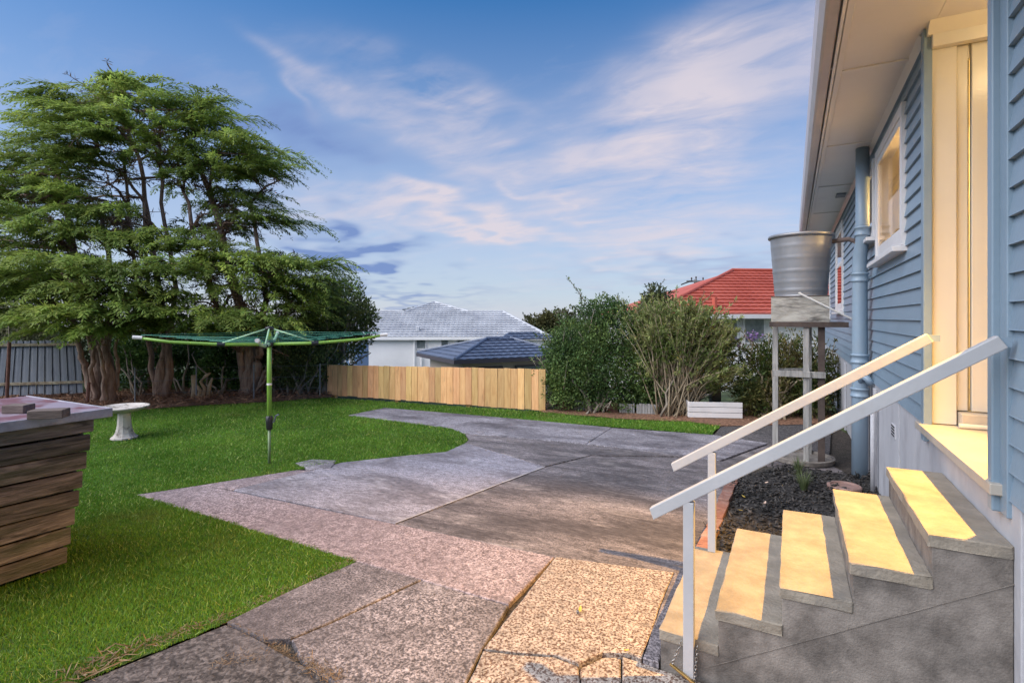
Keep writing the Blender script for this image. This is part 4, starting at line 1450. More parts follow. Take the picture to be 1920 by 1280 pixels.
stand = empty('tank_stand', (TX, TY, 0), 0, 'tall weathered timber stand carrying the tank beside the house', 'stand')
bh = Zb - zt(603)
MBk = MB().mm(-0.31, 0.285, -0.30, -0.28, -0.0 + Zb - bh, Zb - 0.012)
MBk.build('front_board', MAT['ply_grey'], stand)
MB().mm(-0.31, -0.29, -0.278, 0.30, Zb - bh, Zb - 0.012).build('side_board', MAT['ply_grey'], stand)
MB().mm(0.265, 0.285, -0.278, 0.30, Zb - bh, Zb - 0.012).build('side_board', MAT['ply_grey'], stand)
MB().mm(-0.312, 0.287, -0.302, 0.302, Zb - 0.010, Zb).build('platform', MAT['dark_timber'], stand)
MB().mm(-0.33, 0.47, -0.31, -0.23, Zb - bh - 0.06, Zb - bh - 0.002).build('bearer', MAT['dark_timber'], stand)
MB().mm(-0.33, 0.47, 0.20, 0.28, Zb - bh - 0.06, Zb - bh - 0.002).build('bearer', MAT['dark_timber'], stand)
legs = [(g(1461, 828), 0.062), (g(1507, 862), 0.062), (g(1533, 856), 0.07), (g(1504, 842), 0.05)]
legl = [Vector((-0.27, -0.10, 0)), Vector((0.055, -0.25, 0)), Vector((0.21, -0.20, 0)), Vector((0.10, 0.22, 0))]
for i, q in enumerate(legl):
    w = legs[i][1] / 2
    MB().mm(q.x - w, q.x + w, q.y - w, q.y + w, 0.0, Zb - bh - 0.062).build('leg', MAT['grey_timber'] if i != 2 else MAT['dark_timber'], stand, bevel=0.004)
zc = zt(697)
MB().mm(-0.30, 0.10, -0.315, -0.285, zc - 0.035, zc + 0.035).build('brace', MAT['grey_timber'], stand, bevel=0.003)
MB().mm(0.06, 0.25, -0.283, -0.24, zc - 0.04, zc + 0.03).build('brace', MAT['grey_timber'], stand, bevel=0.003)
MB().bar((-0.27, -0.064, zc), (0.10, 0.17, zc), 0.03, 0.07).build('brace', MAT['grey_timber'], stand, bevel=0.003)
# round base ring on the paving
rg = MB()
rp_ = g(1500, 868)
rg.lathe([(0.33, 0.0), (0.34, 0.05), (0.31, 0.055), (0.30, 0.02), (0.02, 0.018)], 36, (0.02, -0.05, 0.0))
rg.build('base_ring', MAT['step_side'], stand)

# ------------------------------------------------------------------ new pine fence
FH = 0.0
fa, fb = g(614, 739), g(1023, 769)
fence = empty('pine_fence', fa.lerp(fb, 0.5), 0, 'new low pine paling fence along the back of the lawn', 'fence')
fL = (fb - fa).length
fd = (fb - fa).normalized()
fang = math.atan2(fd.y, fd.x)
ztopa = EYE - (684 - HORIZON) / FPX * FWD.dot(fa)
ztopb = EYE - (692 - HORIZON) / FPX * FWD.dot(fb)
rr = random.Random(5)
NP = 37
pw = fL / NP
for i in range(NP):
    t = (i + 0.5) / NP
    p = fa.lerp(fb, t)
    zt_ = ztopa + (ztopb - ztopa) * t + rr.uniform(-0.006, 0.006)
    w = pw - rr.uniform(0.003, 0.007)
    zb0 = -0.01 + rr.uniform(-0.01, 0.01)
    rot = Matrix.Rotation(fang + rr.uniform(-0.012, 0.012), 3, 'Z') @ Matrix.Rotation(rr.uniform(-0.004, 0.004), 3, 'Y')
    o = MB().box((0, 0, (zt_ + zb0) / 2), (w, 0.019, zt_ - zb0), rot).build('paling', MAT['fence_pine'], None, bevel=0.002, seg=1)
    o.location = (p.x + rr.uniform(-0.003, 0.003), p.y + rr.uniform(-0.004, 0.004), 0)
    sp(o, fence)
nrmf = Vector((-fd.y, fd.x, 0))
for zr in (0.18, 0.62):
    A = fa + nrmf * 0.035
    B = fb + nrmf * 0.035
    sp(MB().bar((A.x, A.y, zr), (B.x, B.y, zr), 0.04, 0.07).build('rail', MAT['fence_pine'], None), fence)
for t in (0.02, 0.35, 0.68, 0.98):
    p = fa.lerp(fb, t) + nrmf * 0.11
    sp(MB().mm(p.x - 0.045, p.x + 0.045, p.y - 0.045, p.y + 0.045, -0.5, 0.52).build('post', MAT['fence_pine'], None), fence)

# ------------------------------------------------------------------ neighbouring houses


def tiled(name, org, u, v, left, right, vmax, course, tile_w, amp, lip, m, parent, v0=0.0):
    """one slope of overlapping tiles: u along the eave, v up the slope; left/right(v) give its sides"""
    u = Vector(u).normalized()
    v = Vector(v).normalized()
    n = u.cross(v).normalized()
    if n.z < 0:
        n = -n
    vs, fs = [], []
    nrow = int(math.ceil((vmax - v0) / course))
    for r in range(nrow):
        a0 = v0 + r * course
        a1 = min(a0 + course, vmax)
        l0, r0, l1, r1 = left(a0), right(a0), left(a1), right(a1)
        if r0 - l0 < 0.02:
            continue
        k_ = max(2, int((r0 - l0) / tile_w * 4))
        b0 = len(vs)
        for i in range(k_ + 1):
            t = i / k_
            u0 = l0 + (r0 - l0) * t
            u1 = l1 + (r1 - l1) * t
            h0 = amp * abs(math.sin(math.pi * u0 / tile_w)) if amp else 0
            h1 = amp * abs(math.sin(math.pi * u1 / tile_w)) if amp else 0
            q = org + u * u0 + v * (a0 - 0.02)
            vs.append(q - n * 0.01)
            vs.append(q + n * (lip + h0))
            vs.append(org + u * u1 + v * a1 + n * (h1 * 0.6))
        for i in range(k_):
            c = b0 + 3 * i
            fs.append((c, c + 3, c + 4, c + 1))
            fs.append((c + 1, c + 4, c + 5, c + 2))
    mbk = MB().add(vs, fs)
    o = mbk.build(name, m, parent, fix=False)
    o['kind'] = 'stuff'
    return o


def ridge(name, pts, r, m, parent):
    mbk = MB().tube(pts, r, 8)
    return mbk.build(name, m, parent)


def poly_obj(name, pts, m, parent, thick=0.0):
    return MB().add(pts, [tuple(range(len(pts)))]).build(name, m, parent, fix=False)


def frame(px, d, ang):
    """local axes for a far house: origin below pixel column px at depth d, turned by ang from facing the camera"""
    o = at(px, HORIZON, d)
    base = Vector((o.x, o.y, 0))
    rz = YAW + ang
    return base, rz


# --- white two-storey house with silver tiles
D1 = 34.0
base, rz = frame(850, D1, R(1.0))
wh = empty('white_house', base, rz, 'white two storey house with silver grey tiled roof behind the fence', 'house')
m2 = D1 / FPX
X_ = lambda px, d=D1: (px - 960) / FPX * d - (850 - 960) / FPX * D1
Z_ = lambda py, d=D1: EYE - (py - HORIZON) / FPX * d
ze = Z_(632)
xl, xr = X_(640), X_(1031)
pit = R(24)
vv = Vector((0, math.cos(pit), math.sin(pit)))
# front slope to the lower ridge, then the tall hip rising through it
ridge_h = 1.62
vr = ridge_h / math.sin(pit)
xrr = X_(945, D1 + 3.6)
org = Vector((0, -0.22, ze))
lf = lambda v: xl
rf = lambda v: xr - (xr - xrr) * min(1, v / vr)
tiled('roof_tiles', org, (1, 0, 0), vv, lf, rf, vr, 0.36, 0.32, 0.035, 0.085, MAT['roof_silver'], wh)
apx = X_(818, D1 + 5.2)
va = vr + 1.75
pl0, pr0 = X_(762, D1 + 3.6), X_(880, D1 + 3.6)
tiled('roof_tiles', org, (1, 0, 0), vv, lambda v: pl0 + (apx - pl0) * (v - vr) / (va - vr), lambda v: pr0 + (apx - pr0) * (v - vr) / (va - vr), va, 0.36, 0.32, 0.035, 0.085, MAT['roof_silver'], wh, v0=vr - 0.05)
apex = org + Vector((apx, 0, 0)) + vv * va
lowl = org + Vector((pl0, 0, 0)) + vv * vr
lowr = org + Vector((pr0, 0, 0)) + vv * vr
# left side of the tall hip, running back
bk = Vector((0, 5.0, 0))
ul = (bk).normalized()
vl = Vector((math.cos(pit), 0, math.sin(pit)))
hgt = apex.z - lowl.z
hl = hgt / math.sin(pit)
o2 = Vector((apex.x - hgt / math.tan(pit), apex.y, lowl.z))
fr0 = lowl.y - apex.y
tiled('roof_tiles', Vector((lowl.x - 0.9, lowl.y + 0.2, lowl.z)), (0, 1, 0), (apex - lowl + Vector((0.9, 0, 0))) - Vector((0, (apex - lowl).y, 0)), lambda v: (apex.y - lowl.y) * v / 2.6, lambda v: 7.0, 2.6, 0.33, 0.3, 0.0, 0.07, MAT['roof_silver'], wh)
poly_obj('roof_side', [lowr, apex, apex + bk, lowr + bk], MAT['roof_silver'], wh)
for a_, b_ in ((lowl, apex), (apex, lowr), (lowr, org + Vector((xrr, 0, 0)) + vv * vr), (org + Vector((xrr, 0, 0)) + vv * vr, org + Vector((xr, 0, 0))), (org + Vector((xl, 0, 0)) + vv * vr, lowl)):
    ridge('ridge_cap', [a_ + Vector((0, 0, 0.05)), b_ + Vector((0, 0, 0.05))], 0.09, MAT['roof_silver'], wh)
rback = org + Vector((0, 2 * vr * math.cos(pit), 0))
poly_obj('roof_back', [org + Vector((xl, 0, 0)) + vv * vr, org + Vector((xrr, 0, 0)) + vv * vr, rback + Vector((xr, 0, 0)), rback + Vector((xl, 0, 0))], MAT['roof_silver'], wh)
poly_obj('roof_hip', [org + Vector((xr, 0, 0)), rback + Vector((xr, 0, 0)), org + Vector((xrr, 0, 0)) + vv * vr], MAT['roof_silver'], wh)
# walls with window openings in front
MB().mm(X_(640), X_(1020), 0.0, 6.4, -6.0, ze - 0.02).build('wall', MAT['house_white'], wh)
MB().mm(xl, xr, -0.22, 0.0, ze - 0.06, ze - 0.02).build('eave', MAT['house_white'], wh)
MB().mm(xl, xr + 0.02, -0.32, -0.22, ze - 0.16, ze + 0.02).build('gutter', MAT['house_white'], wh)
for (p0, p1, y0, y1) in ((780, 800, 633, 655), (826, 842, 634, 654), (856, 872, 634, 650), (876, 892, 634, 650)):
    zw0, zw1 = Z_(y1), Z_(y0)
    w_ = MB()
    w_.mm(X_(p0), X_(p1), -0.06, -0.002, zw0, zw0 + 0.07)
    w_.mm(X_(p0), X_(p1), -0.06, -0.002, zw1 - 0.06, zw1)
    w_.mm(X_(p0), X_(p0) + 0.07, -0.058, -0.003, zw0 + 0.07, zw1 - 0.06)
    w_.mm(X_(p1) - 0.07, X_(p1), -0.058, -0.003, zw0 + 0.07, zw1 - 0.06)
    wf = w_.build('window', MAT['white_paint'], wh)
    MB().mm(X_(p0) + 0.06, X_(p1) - 0.06, -0.03, -0.012, zw0 + 0.06, zw1 - 0.05).build('pane', MAT['far_glass'], wf)
MB().tube([(X_(778), -0.12, ze - 0.1), (X_(778), -0.12, -4)], 0.05, 8).build('downpipe', MAT['house_white'], wh)
MB().tube([(X_(791), -0.12, Z_(668)), (X_(791), -0.12, -4)], 0.05, 8).build('downpipe', MAT['house_white'], wh)
o_ = MB().mm(-0.1, 0.1, -0.1, 0.1, 0, 0.35).build('roof_vent', MAT['roof_silver'], wh, bevel=0.03)
pv = org + Vector((X_(782), 0, 0)) + vv * 0.8
o_.location = pv

# --- garage with dark blue tiles
D2 = 20.0
base, rz = frame(853, D2, R(27))
gh = empty('blue_roof_garage', base, rz, 'low beige garage with dark blue tiled hip roof', 'garage')
X2 = lambda px, d=D2: (px - 853) / FPX * d
ze2 = EYE - (676 - HORIZON) / FPX * D2
W2 = 5.2
pit2 = R(15.4)
rise = 0.66
run = rise / math.tan(pit2)
vs2 = rise / math.sin(pit2)
vf = Vector((0, math.cos(pit2), math.sin(pit2)))
Dp = 4.75
tiled('roof_tiles', Vector((0, 0, ze2)), (1, 0, 0), vf, lambda v: run * v / vs2, lambda v: W2 - run * v / vs2 * 0.7, vs2, 0.37, 0.36, 0.035, 0.045, MAT['roof_blue'], gh)
vlf = Vector((math.cos(pit2), 0, math.sin(pit2)))
tiled('roof_tiles', Vector((0, 0, ze2)), (0, 1, 0), vlf, lambda v: run * v / vs2, lambda v: Dp - (Dp - run) * 0.0 - run * v / vs2, vs2, 0.37, 0.36, 0.0, 0.06, MAT['roof_blue'], gh)
tip1 = Vector((run, run, ze2 + rise))
tip2 = Vector((W2 - run * 0.7, run, ze2 + rise))
ridge('ridge_cap', [(0, 0, ze2 + 0.05), tip1 + Vector((0, 0, 0.05))], 0.07, MAT['roof_blue'], gh)
ridge('ridge_cap', [tip1 + Vector((0, 0, 0.05)), tip2 + Vector((0, 0, 0.05))], 0.07, MAT['roof_blue'], gh)
ridge('ridge_cap', [tip2 + Vector((0, 0, 0.05)), (W2, 0, ze2 + 0.05)], 0.07, MAT['roof_blue'], gh)
ridge('ridge_cap', [(0, Dp, ze2 + 0.05), tip1 + Vector((0, Dp - 2 * run, 0.05))], 0.07, MAT['roof_blue'], gh)
poly_obj('roof_back', [tip1, tip2, Vector((W2, Dp, ze2)), Vector((0, Dp, ze2))], MAT['roof_blue'], gh)
poly_obj('roof_hip', [Vector((W2, 0, ze2)), Vector((W2, Dp, ze2)), tip2], MAT['roof_blue'], gh)
# taller cross hip at the far end
c0 = Vector((W2 - 2.3, run - 0.2, ze2 + rise - 0.02))
tiled('roof_tiles', c0, (1, 0, 0), vf, lambda v: 0.9 * v / 0.9, lambda v: 3.2 - 0.9 * v / 0.9, 0.9, 0.37, 0.36, 0.035, 0.045, MAT['roof_blue'], gh)
ridge('ridge_cap', [c0, c0 + vf * 0.9 + Vector((0.9, 0, 0))], 0.06, MAT['roof_blue'], gh)
ridge('ridge_cap', [c0 + vf * 0.9 + Vector((0.9, 0, 0)), c0 + vf * 0.9 + Vector((2.3, 0, 0))], 0.06, MAT['roof_blue'], gh)
MB().mm(-0.03, W2, -0.06, -0.01, ze2 - 0.13, ze2 + 0.01).build('fascia', MAT['dark_fascia'], gh)
MB().mm(-0.06, -0.01, -0.06, Dp, ze2 - 0.132, ze2 + 0.008).build('fascia', MAT['dark_fascia'], gh)
MB().mm(0.5, W2 - 0.3, 0.45, Dp - 0.3, -4.5, ze2 - 0.03).build('wall', MAT['garage_wall'], gh)
MB().mm(0.0, W2, 0.0, Dp, ze2 - 0.06, ze2 - 0.03).build('soffit', MAT['dark_fascia'], gh)
for (a_, b_) in ((1.15, 2.2), (2.75, 4.2)):
    f_ = MB().mm(a_, b_, 0.40, 0.448, ze2 - 1.2, ze2 - 0.32).build('window', MAT['dark_fascia'], gh)
    MB().mm(a_ + 0.06, b_ - 0.06, 0.385, 0.402, ze2 - 1.14, ze2 - 0.38).build('pane', MAT['far_glass'], f_)

# --- red roofed house
D3 = 20.0
base, rz = frame(1392, D3, R(5))
rh = empty('red_roof_house', base, rz, 'white house with red tiled roof behind the hedge', 'house')
X3 = lambda px, d=D3: (px - 960) / FPX * d - (1392 - 960) / FPX * D3
ze3 = EYE - (589 - HORIZON) / FPX * D3
pit3 = R(25)
v3 = Vector((0, math.cos(pit3), math.sin(pit3)))
rise3 = 2.0
vs3 = rise3 / math.sin(pit3)
xl3 = X3(1214)
xt3 = X3(1392, D3 + rise3 / math.tan(pit3))
tiled('roof_tiles', Vector((0, 0, ze3)), (1, 0, 0), v3, lambda v: xl3 + (xt3 - xl3) * v / vs3, lambda v: 7.0, vs3, 0.335, 0.30, 0.022, 0.06, MAT['roof_red'], rh)
t3 = Vector((xt3, rise3 / math.tan(pit3), ze3 + rise3))
ridge('ridge_cap', [(xl3, 0, ze3 + 0.05), t3 + Vector((0, 0, 0.05))], 0.08, MAT['roof_red'], rh)
ridge('ridge_cap', [t3 + Vector((0, 0, 0.05)), t3 + Vector((7 - xt3, 0, 0.05))], 0.08, MAT['roof_red'], rh)
dy3 = 2 * rise3 / math.tan(pit3)
poly_obj('roof_hip', [Vector((xl3, 0, ze3)), t3, Vector((xl3, dy3, ze3))], MAT['roof_red'], rh)
poly_obj('roof_back', [t3, Vector((7, t3.y, t3.z)), Vector((7, dy3, ze3)), Vector((xl3, dy3, ze3))], MAT['roof_red'], rh)
cap = MB().mm(-0.05, 0.05, -0.12, 0.12, 0.0, 0.42).build('roof_vent', MAT['roof_red'], rh, bevel=0.01)
cap.location = Vector((X3(1350), 0, ze3)) + v3 * 0.55
MB().mm(xl3, 7, -0.10, -0.02, ze3 - 0.16, ze3 + 0.0).build('gutter', MAT['white_paint'], rh)
MB().mm(xl3, 7, -0.02, 0.5, ze3 - 0.05, ze3 - 0.02).build('eave', MAT['house_white'], rh)
for r in range(18):
    za = ze3 - 0.06 - 0.24 * (r + 1)
    MB().prism([(0.5, za), (0.47, za), (0.495, za + 0.25), (0.51, za + 0.25)], 'x', xl3 + 0.5, 7).build('weatherboard', MAT['house_white'], rh)
MB().mm(xl3 + 0.5, 7, 0.511, dy3 - 0.5, -4, ze3 - 0.055).build('wall', MAT['house_white'], rh)
for (a_, b_) in ((X3(1366), X3(1396)), (X3(1404), X3(1450))):
    f_ = MB().mm(a_, b_, 0.40, 0.468, ze3 - 1.15, ze3 - 0.1).build('window', MAT['white_paint'], rh)
    MB().mm(a_ + 0.09, b_ - 0.09, 0.385, 0.402, ze3 - 1.06, ze3 - 0.18).build('pane', MAT['far_glass'], f_)

# --- pale blue house glimpsed between the tree and the white house
base, rz = frame(655, 29, R(0))
bh_ = empty('blue_house', base, rz, 'pale blue house corner glimpsed between bush and white house', 'house')
X4 = lambda px: (px - 655) / FPX * 29
Z4 = lambda py: EYE - (py - HORIZON) / FPX * 29
MB().mm(X4(590), X4(669), 0, 2.4, -5, Z4(645)).build('wall', MAT['house_blue'], bh_)
MB().prism([(-0.3, Z4(645)), (2.7, Z4(645)), (1.2, Z4(645) + 0.3)], 'x', X4(585), X4(672)).build('roof', MAT['roof_silver'], bh_)
for (a_, b_) in ((X4(641), X4(649)), (X4(655), X4(664))):
    f_ = MB().mm(a_, b_, -0.06, -0.002, Z4(682), Z4(660)).build('window', MAT['white_paint'], bh_)
    MB().mm(a_ + 0.05, b_ - 0.05, -0.075, -0.058, Z4(680), Z4(662)).build('pane', MAT['far_glass'], f_)

# --- power pole
pp0 = at(1304, 595, 42)
pole = empty('power_pole', (pp0.x, pp0.y, 0), YAW, 'timber power pole with cross arm above the red roof', 'power pole')
ztp = EYE + (595 - 524) / FPX * 42
MB().tube([(0, 0, -6), (0, 0, ztp)], [0.16, 0.12], 10).build('pole_shaft', MAT['pole_timber'], pole)
MB().mm(-0.75, 0.65, -0.18, -0.08, ztp - 0.22, ztp - 0.08).build('cross_arm', MAT['pole_timber'], pole)
for x in (-0.35, 0.0, 0.55):
    MB().lathe([(0.03, 0), (0.05, 0.1), (0.07, 0.14), (0.04, 0.24)], 8, (x, -0.13, ztp - 0.08 + (0.08 if x == 0 else 0))).build('insulator', MAT['dark_timber'], pole)
MB().tube([(-0.3, -0.15, ztp - 0.1), (-0.9, -0.2, ztp - 0.3), (-1.2, -0.2, ztp - 0.42)], 0.05, 6).build('cable_fitting', MAT['dark_gap'], pole)

# ------------------------------------------------------------------ plants
UP = np.array([0, 0, 1.0])


def V3(v):
    return np.array([v[0], v[1], v[2]], float)


def plume_pad(C, D, L, W, n_pl, K, droop=0.32, lift=0.16):
    """flat layered bough of cypress: separate dense feathery plumes fanning out along D, drooping at their tips"""
    D = D / np.linalg.norm(D)
    sidev = np.cross(UP, D)
    sidev /= max(np.linalg.norm(sidev), 1e-6)
    B, DR, LN, WD, TN = [], [], [], [], []
    padtone = RNG.uniform(0.8, 1.15)
    for _ in range(n_pl):
        lat = RNG.uniform(-1, 1)
        a_ = lat * 0.55 + RNG.normal(0, 0.22)
        d = D * math.cos(a_) + sidev * math.sin(a_)
        l = L * RNG.uniform(0.4, 0.72)
        st = C - D * L * 0.35 + D * L * RNG.uniform(-0.1, 0.5) + sidev * W * 0.42 * lat + UP * RNG.normal(0, 0.045)
        s = np.linspace(0.02, 1, K)
        dp = droop * RNG.uniform(0.6, 1.5)
        curve = lift * np.sin(np.pi * s * 0.8) * 1.6 - dp * s ** 2.0
        pos = st + np.outer(s * l, d) + np.outer(l * curve, UP)
        env = np.sin(np.pi * np.clip(s * 0.8 + 0.18, 0, 1))
        sd0 = np.cross(UP, d)
        slope = np.gradient(curve, s)
        fwd = nrm(d[None, :] + np.outer(slope, UP))
        tone = padtone * RNG.uniform(0.65, 1.3)
        for sg in (-1, 1, -1, 1, 0):
            ang = RNG.uniform(0.25, 0.95, K)
            if sg == 0:
                dr = fwd + RNG.normal(0, 0.25, (K, 3)) + np.outer(RNG.uniform(-0.1, 0.5, K), UP)
            else:
                dr = fwd * np.cos(ang)[:, None] + np.outer(np.sin(ang), sd0 * sg) + np.outer(RNG.normal(-0.12, 0.18, K), UP)
            B.append(pos + RNG.normal(0, 0.012, (K, 3)) + np.outer(env * RNG.uniform(0, 0.085, K), sd0 * sg) + np.outer(RNG.normal(0, 0.012, K), UP))
            DR.append(dr)
            LN.append((0.055 + 0.085 * env) * RNG.uniform(0.7, 1.3, K))
            WD.append((0.020 + 0.014 * env) * RNG.uniform(0.7, 1.3, K))
            TN.append(np.full(K, tone))
    return np.concatenate(B), np.concatenate(DR), np.concatenate(LN), np.concatenate(WD), np.concatenate(TN)


def curve_pts(a, b, sag=0.0, n=6, wob=0.0, rr=random):
    a, b = Vector(a), Vector(b)
    out = []
    for i in range(n + 1):
        t = i / n
        p = a.lerp(b, t)
        p.z += sag * math.sin(math.pi * t)
        if 0 < i < n and wob:
            p += Vector((rr.gauss(0, wob), rr.gauss(0, wob), rr.gauss(0, wob)))
        out.append(p)
    return out


def cypress(label, trunk_bases, stems, pads, seed, n_brown=0):
    """trunk_bases: first entry gives the root. stems: list of polylines (px,py,d); pads: (px,py,d,len,dirdeg)"""
    rr = random.Random(seed)
    root_p = g(*trunk_bases)
    root = empty('cypress_tree', root_p, 0, label, 'tree', 'old cypress trees along the boundary')
    stem_pts = []
    for si, (pl_, r0, r1) in enumerate(stems):
        pts = [at(*q) for q in pl_]
        pts[0].z = min(pts[0].z, 0.02)
        # subdivide with wobble
        fine_ = []
        for i in range(len(pts) - 1):
            seg_ = curve_pts(pts[i], pts[i + 1], 0, 4, 0.016, rr)
            fine_ += seg_[:-1]
        fine_.append(pts[-1])
        n_ = len(fine_)
        rad = [r0 + (r1 - r0) * (i / (n_ - 1)) ** 0.8 for i in range(n_)]
        rad[0] *= 1.35
        rad = [r_ * rr.uniform(0.96, 1.05) for r_ in rad]
        o = MB().tube(fine_, rad, 10).build('trunk' if r0 > 0.09 else 'stem', MAT['bark_red'], None, smooth=True)
        sp(o, root)
        stem_pts += fine_
    extra = []
    for (px, py, d, L, ddeg, dens) in pads:
        if rr.random() < 0.55:
            extra.append((px + rr.gauss(0, 26), py + rr.uniform(6, 42), d + rr.gauss(0.3, 0.5), L * rr.uniform(0.6, 0.95), ddeg + rr.gauss(0, 50), dens * 0.75))
    pads = list(pads) + extra
    B, DR, LN, WD, TN = [], [], [], [], []
    BB_, BD, BL, BW = [], [], [], []
    limb = MB()
    for (px, py, d, L, ddeg, dens) in pads:
        C = at(px, py, d)
        # outward direction measured in the ground plane from the camera's right
        a_ = R(ddeg) + rr.uniform(-0.25, 0.25)
        D = RGT * math.cos(a_) + FWD * math.sin(a_)
        if abs(ddeg) <= 12 or abs(abs(ddeg) - 180) <= 12:
            L *= 1.3
        n_pl = max(4, int(L * 10.5 * dens))
        b_, d_, l_, w_, t_ = plume_pad(V3(C), V3(D), L * 1.1, L * 0.95, n_pl, 22, droop=rr.uniform(0.12, 0.34), lift=rr.uniform(0.04, 0.13))
        B.append(b_); DR.append(d_); LN.append(l_); WD.append(w_); TN.append(t_)
        # bough back to the nearest lower stem point
        st = C - D * L * 0.45
        cand = [q for q in stem_pts if q.z < st.z + 0.1 and q.z > 0.9] or stem_pts
        q = min(cand, key=lambda q_: (q_ - st).length + 0.5 * abs(q_.z - (st.z - 0.5)))
        mid = q.lerp(st, 0.55) + Vector((0, 0, 0.1))
        limb.tube([q, mid, st, C + D * L * 0.15], [0.034, 0.026, 0.017, 0.006], 5)
        for _ in range(4):
            t = rr.uniform(0.25, 1.0)
            p0 = q.lerp(st, t)
            p1 = p0 + Vector((rr.gauss(0, 0.35), rr.gauss(0, 0.35), rr.gauss(0.05, 0.2)))
            limb.tube([p0, p0.lerp(p1, 0.5) + Vector((0, 0, 0.05)), p1], [0.014, 0.010, 0.004], 4)
            # brown dead twiglets
            m_ = 26
            tt_ = RNG.uniform(0.1, 1, (m_, 1))
            BB_.append(V3(p0) * (1 - tt_) + V3(p1) * tt_)
            BD.append(RNG.normal(0, 1, (m_, 3)))
            BL.append(RNG.uniform(0.08, 0.2, m_))
            BW.append(RNG.uniform(0.012, 0.028, m_))
    o = limb.build('limbs', MAT['bark_red'], None, smooth=True, fix=False)
    sp(o, root)
    o = leaf_mesh('crown', np.concatenate(B), np.concatenate(DR), np.concatenate(LN), np.concatenate(WD), MAT['cypress'], None, jitter=0.22, tone=np.concatenate(TN))
    sp(o, root)
    o = leaf_mesh('dead_twigs', np.concatenate(BB_), np.concatenate(BD), np.concatenate(BL), np.concatenate(BW), MAT['cypress_brown'], None, jitter=1.0)
    sp(o, root)
    o['kind'] = 'stuff'
    return root


rp = random.Random(42)


def scatter_pads(n, x0, x1, ytop, ybot, d0, d1, L0, L1, dens):
    out = []
    for _ in range(n):
        px = rp.uniform(x0, x1)
        py = rp.uniform(ytop(px), ybot(px))
        d = rp.uniform(d0, d1)
        out.append((px, py, d, rp.uniform(L0, L1), rp.uniform(-180, 180), dens))
    return out


# left tree
padsA = [(20, 290, 12.8, 1.3, 180, 1), (38, 315, 12.2, 1.4, 200, 1), (85, 300, 11.8, 1.5, -70, 1), (20, 350, 11.6, 1.6, -120, 1), (80, 350, 11.5, 1.5, -60, 1), (10, 410, 11.3, 1.6, -110, 1),
         (70, 405, 11.0, 1.5, -80, 1), (115, 430, 11.2, 1.3, -50, 1), (30, 465, 11.0, 1.6, -120, 1), (95, 480, 10.8, 1.4, -60, 1), (10, 510, 10.8, 1.6, -100, 1), (60, 540, 10.4, 1.5, -80, 1),
         (130, 500, 10.2, 1.8, -60, 1.2), (60, 515, 9.9, 1.6, -150, 1.1), (190, 495, 9.9, 1.9, -40, 1.2), (250, 520, 9.8, 1.6, -20, 1.1), (120, 545, 9.7, 1.7, -100, 1.2), (190, 545, 9.6, 1.7, -70, 1.2),
         (30, 590, 10.2, 1.4, -120, 0.8), (100, 600, 9.4, 1.4, -120, 1.1), (160, 590, 9.3, 1.6, -90, 1.2), (220, 585, 9.3, 1.5, -50, 1.1), (130, 620, 9.2, 1.0, -110, 1), (200, 618, 9.2, 1.0, -70, 1), (260, 575, 9.6, 1.4, -20, 1)]
padsA += scatter_pads(12, -120, 170, lambda x: 340, lambda x: 560, 12.5, 14.5, 1.2, 1.7, 0.55)
stemsA = [([(190, 752, 10.9), (185, 700, 10.9), (178, 660, 10.95), (150, 520, 11.6), (110, 330, 12.6)], 0.15, 0.05),
          ([(205, 752, 10.7), (207, 700, 10.7), (198, 650, 10.7), (215, 560, 11), (190, 400, 12)], 0.13, 0.04),
          ([(178, 752, 10.95), (160, 690, 10.9), (148, 650, 10.8), (120, 560, 10.6)], 0.09, 0.03),
          ([(183, 745, 10.8), (171, 700, 10.6), (176, 655, 10.5), (150, 590, 10.2)], 0.06, 0.02),
          ([(200, 740, 10.6), (192, 690, 10.5), (184, 650, 10.4), (205, 600, 10.0)], 0.05, 0.02),
          ([(212, 735, 10.8), (222, 690, 10.7), (216, 652, 10.5), (240, 590, 10.2)], 0.05, 0.02)]
cypress('leftmost cypress with several leaning lichen spotted trunks beside the metal fence', (195, 752), stemsA, padsA, 1)
# tall middle tree
padsB = [(214, 158, 13.0, 0.8, -90, 1.6), (216, 150, 13.0, 0.5, -80, 1.6), (222, 150, 13.0, 0.45, 100, 1.5), (225, 185, 12.9, 1.2, 20, 1), (248, 168, 13.1, 0.7, 14, 1), (170, 188, 12.6, 1.2, 180, 1), (138, 192, 12.4, 1.2, 180, 1), (250, 190, 12.6, 1.4, 0, 1), (300, 178, 12.6, 1.3, 0, 1), (180, 200, 12.2, 1.4, -120, 1),
         (118, 240, 12.2, 1.2, 180, 0.9), (130, 220, 12.0, 1.5, -150, 1.1), (200, 230, 11.7, 1.6, -90, 1.1), (270, 222, 11.9, 1.5, -40, 1.1), (330, 205, 12.2, 1.4, -5, 1), (385, 212, 12.4, 1.3, 5, 1), (120, 260, 11.8, 1.5, -140, 1), (180, 270, 11.4, 1.6, -100, 1.1),
         (240, 262, 11.5, 1.4, -70, 1), (320, 245, 11.8, 1.5, -20, 1), (380, 242, 12.0, 1.5, 0, 1), (410, 258, 12.2, 1.1, 5, 0.9), (140, 310, 11.5, 1.5, -130, 1), (100, 280, 12.4, 1.3, 170, 0.9), (200, 305, 11.6, 1.3, -90, 0.8),
         (155, 370, 11.2, 1.4, -120, 0.9), (190, 405, 11.0, 1.3, -90, 0.8), (240, 390, 11.0, 1.0, -60, 0.6), (150, 445, 10.8, 1.4, -110, 1), (215, 445, 10.6, 1.5, -60, 1), (270, 460, 10.6, 1.3, -30, 0.8), (310, 300, 12.0, 1.1, -30, 0.7)]
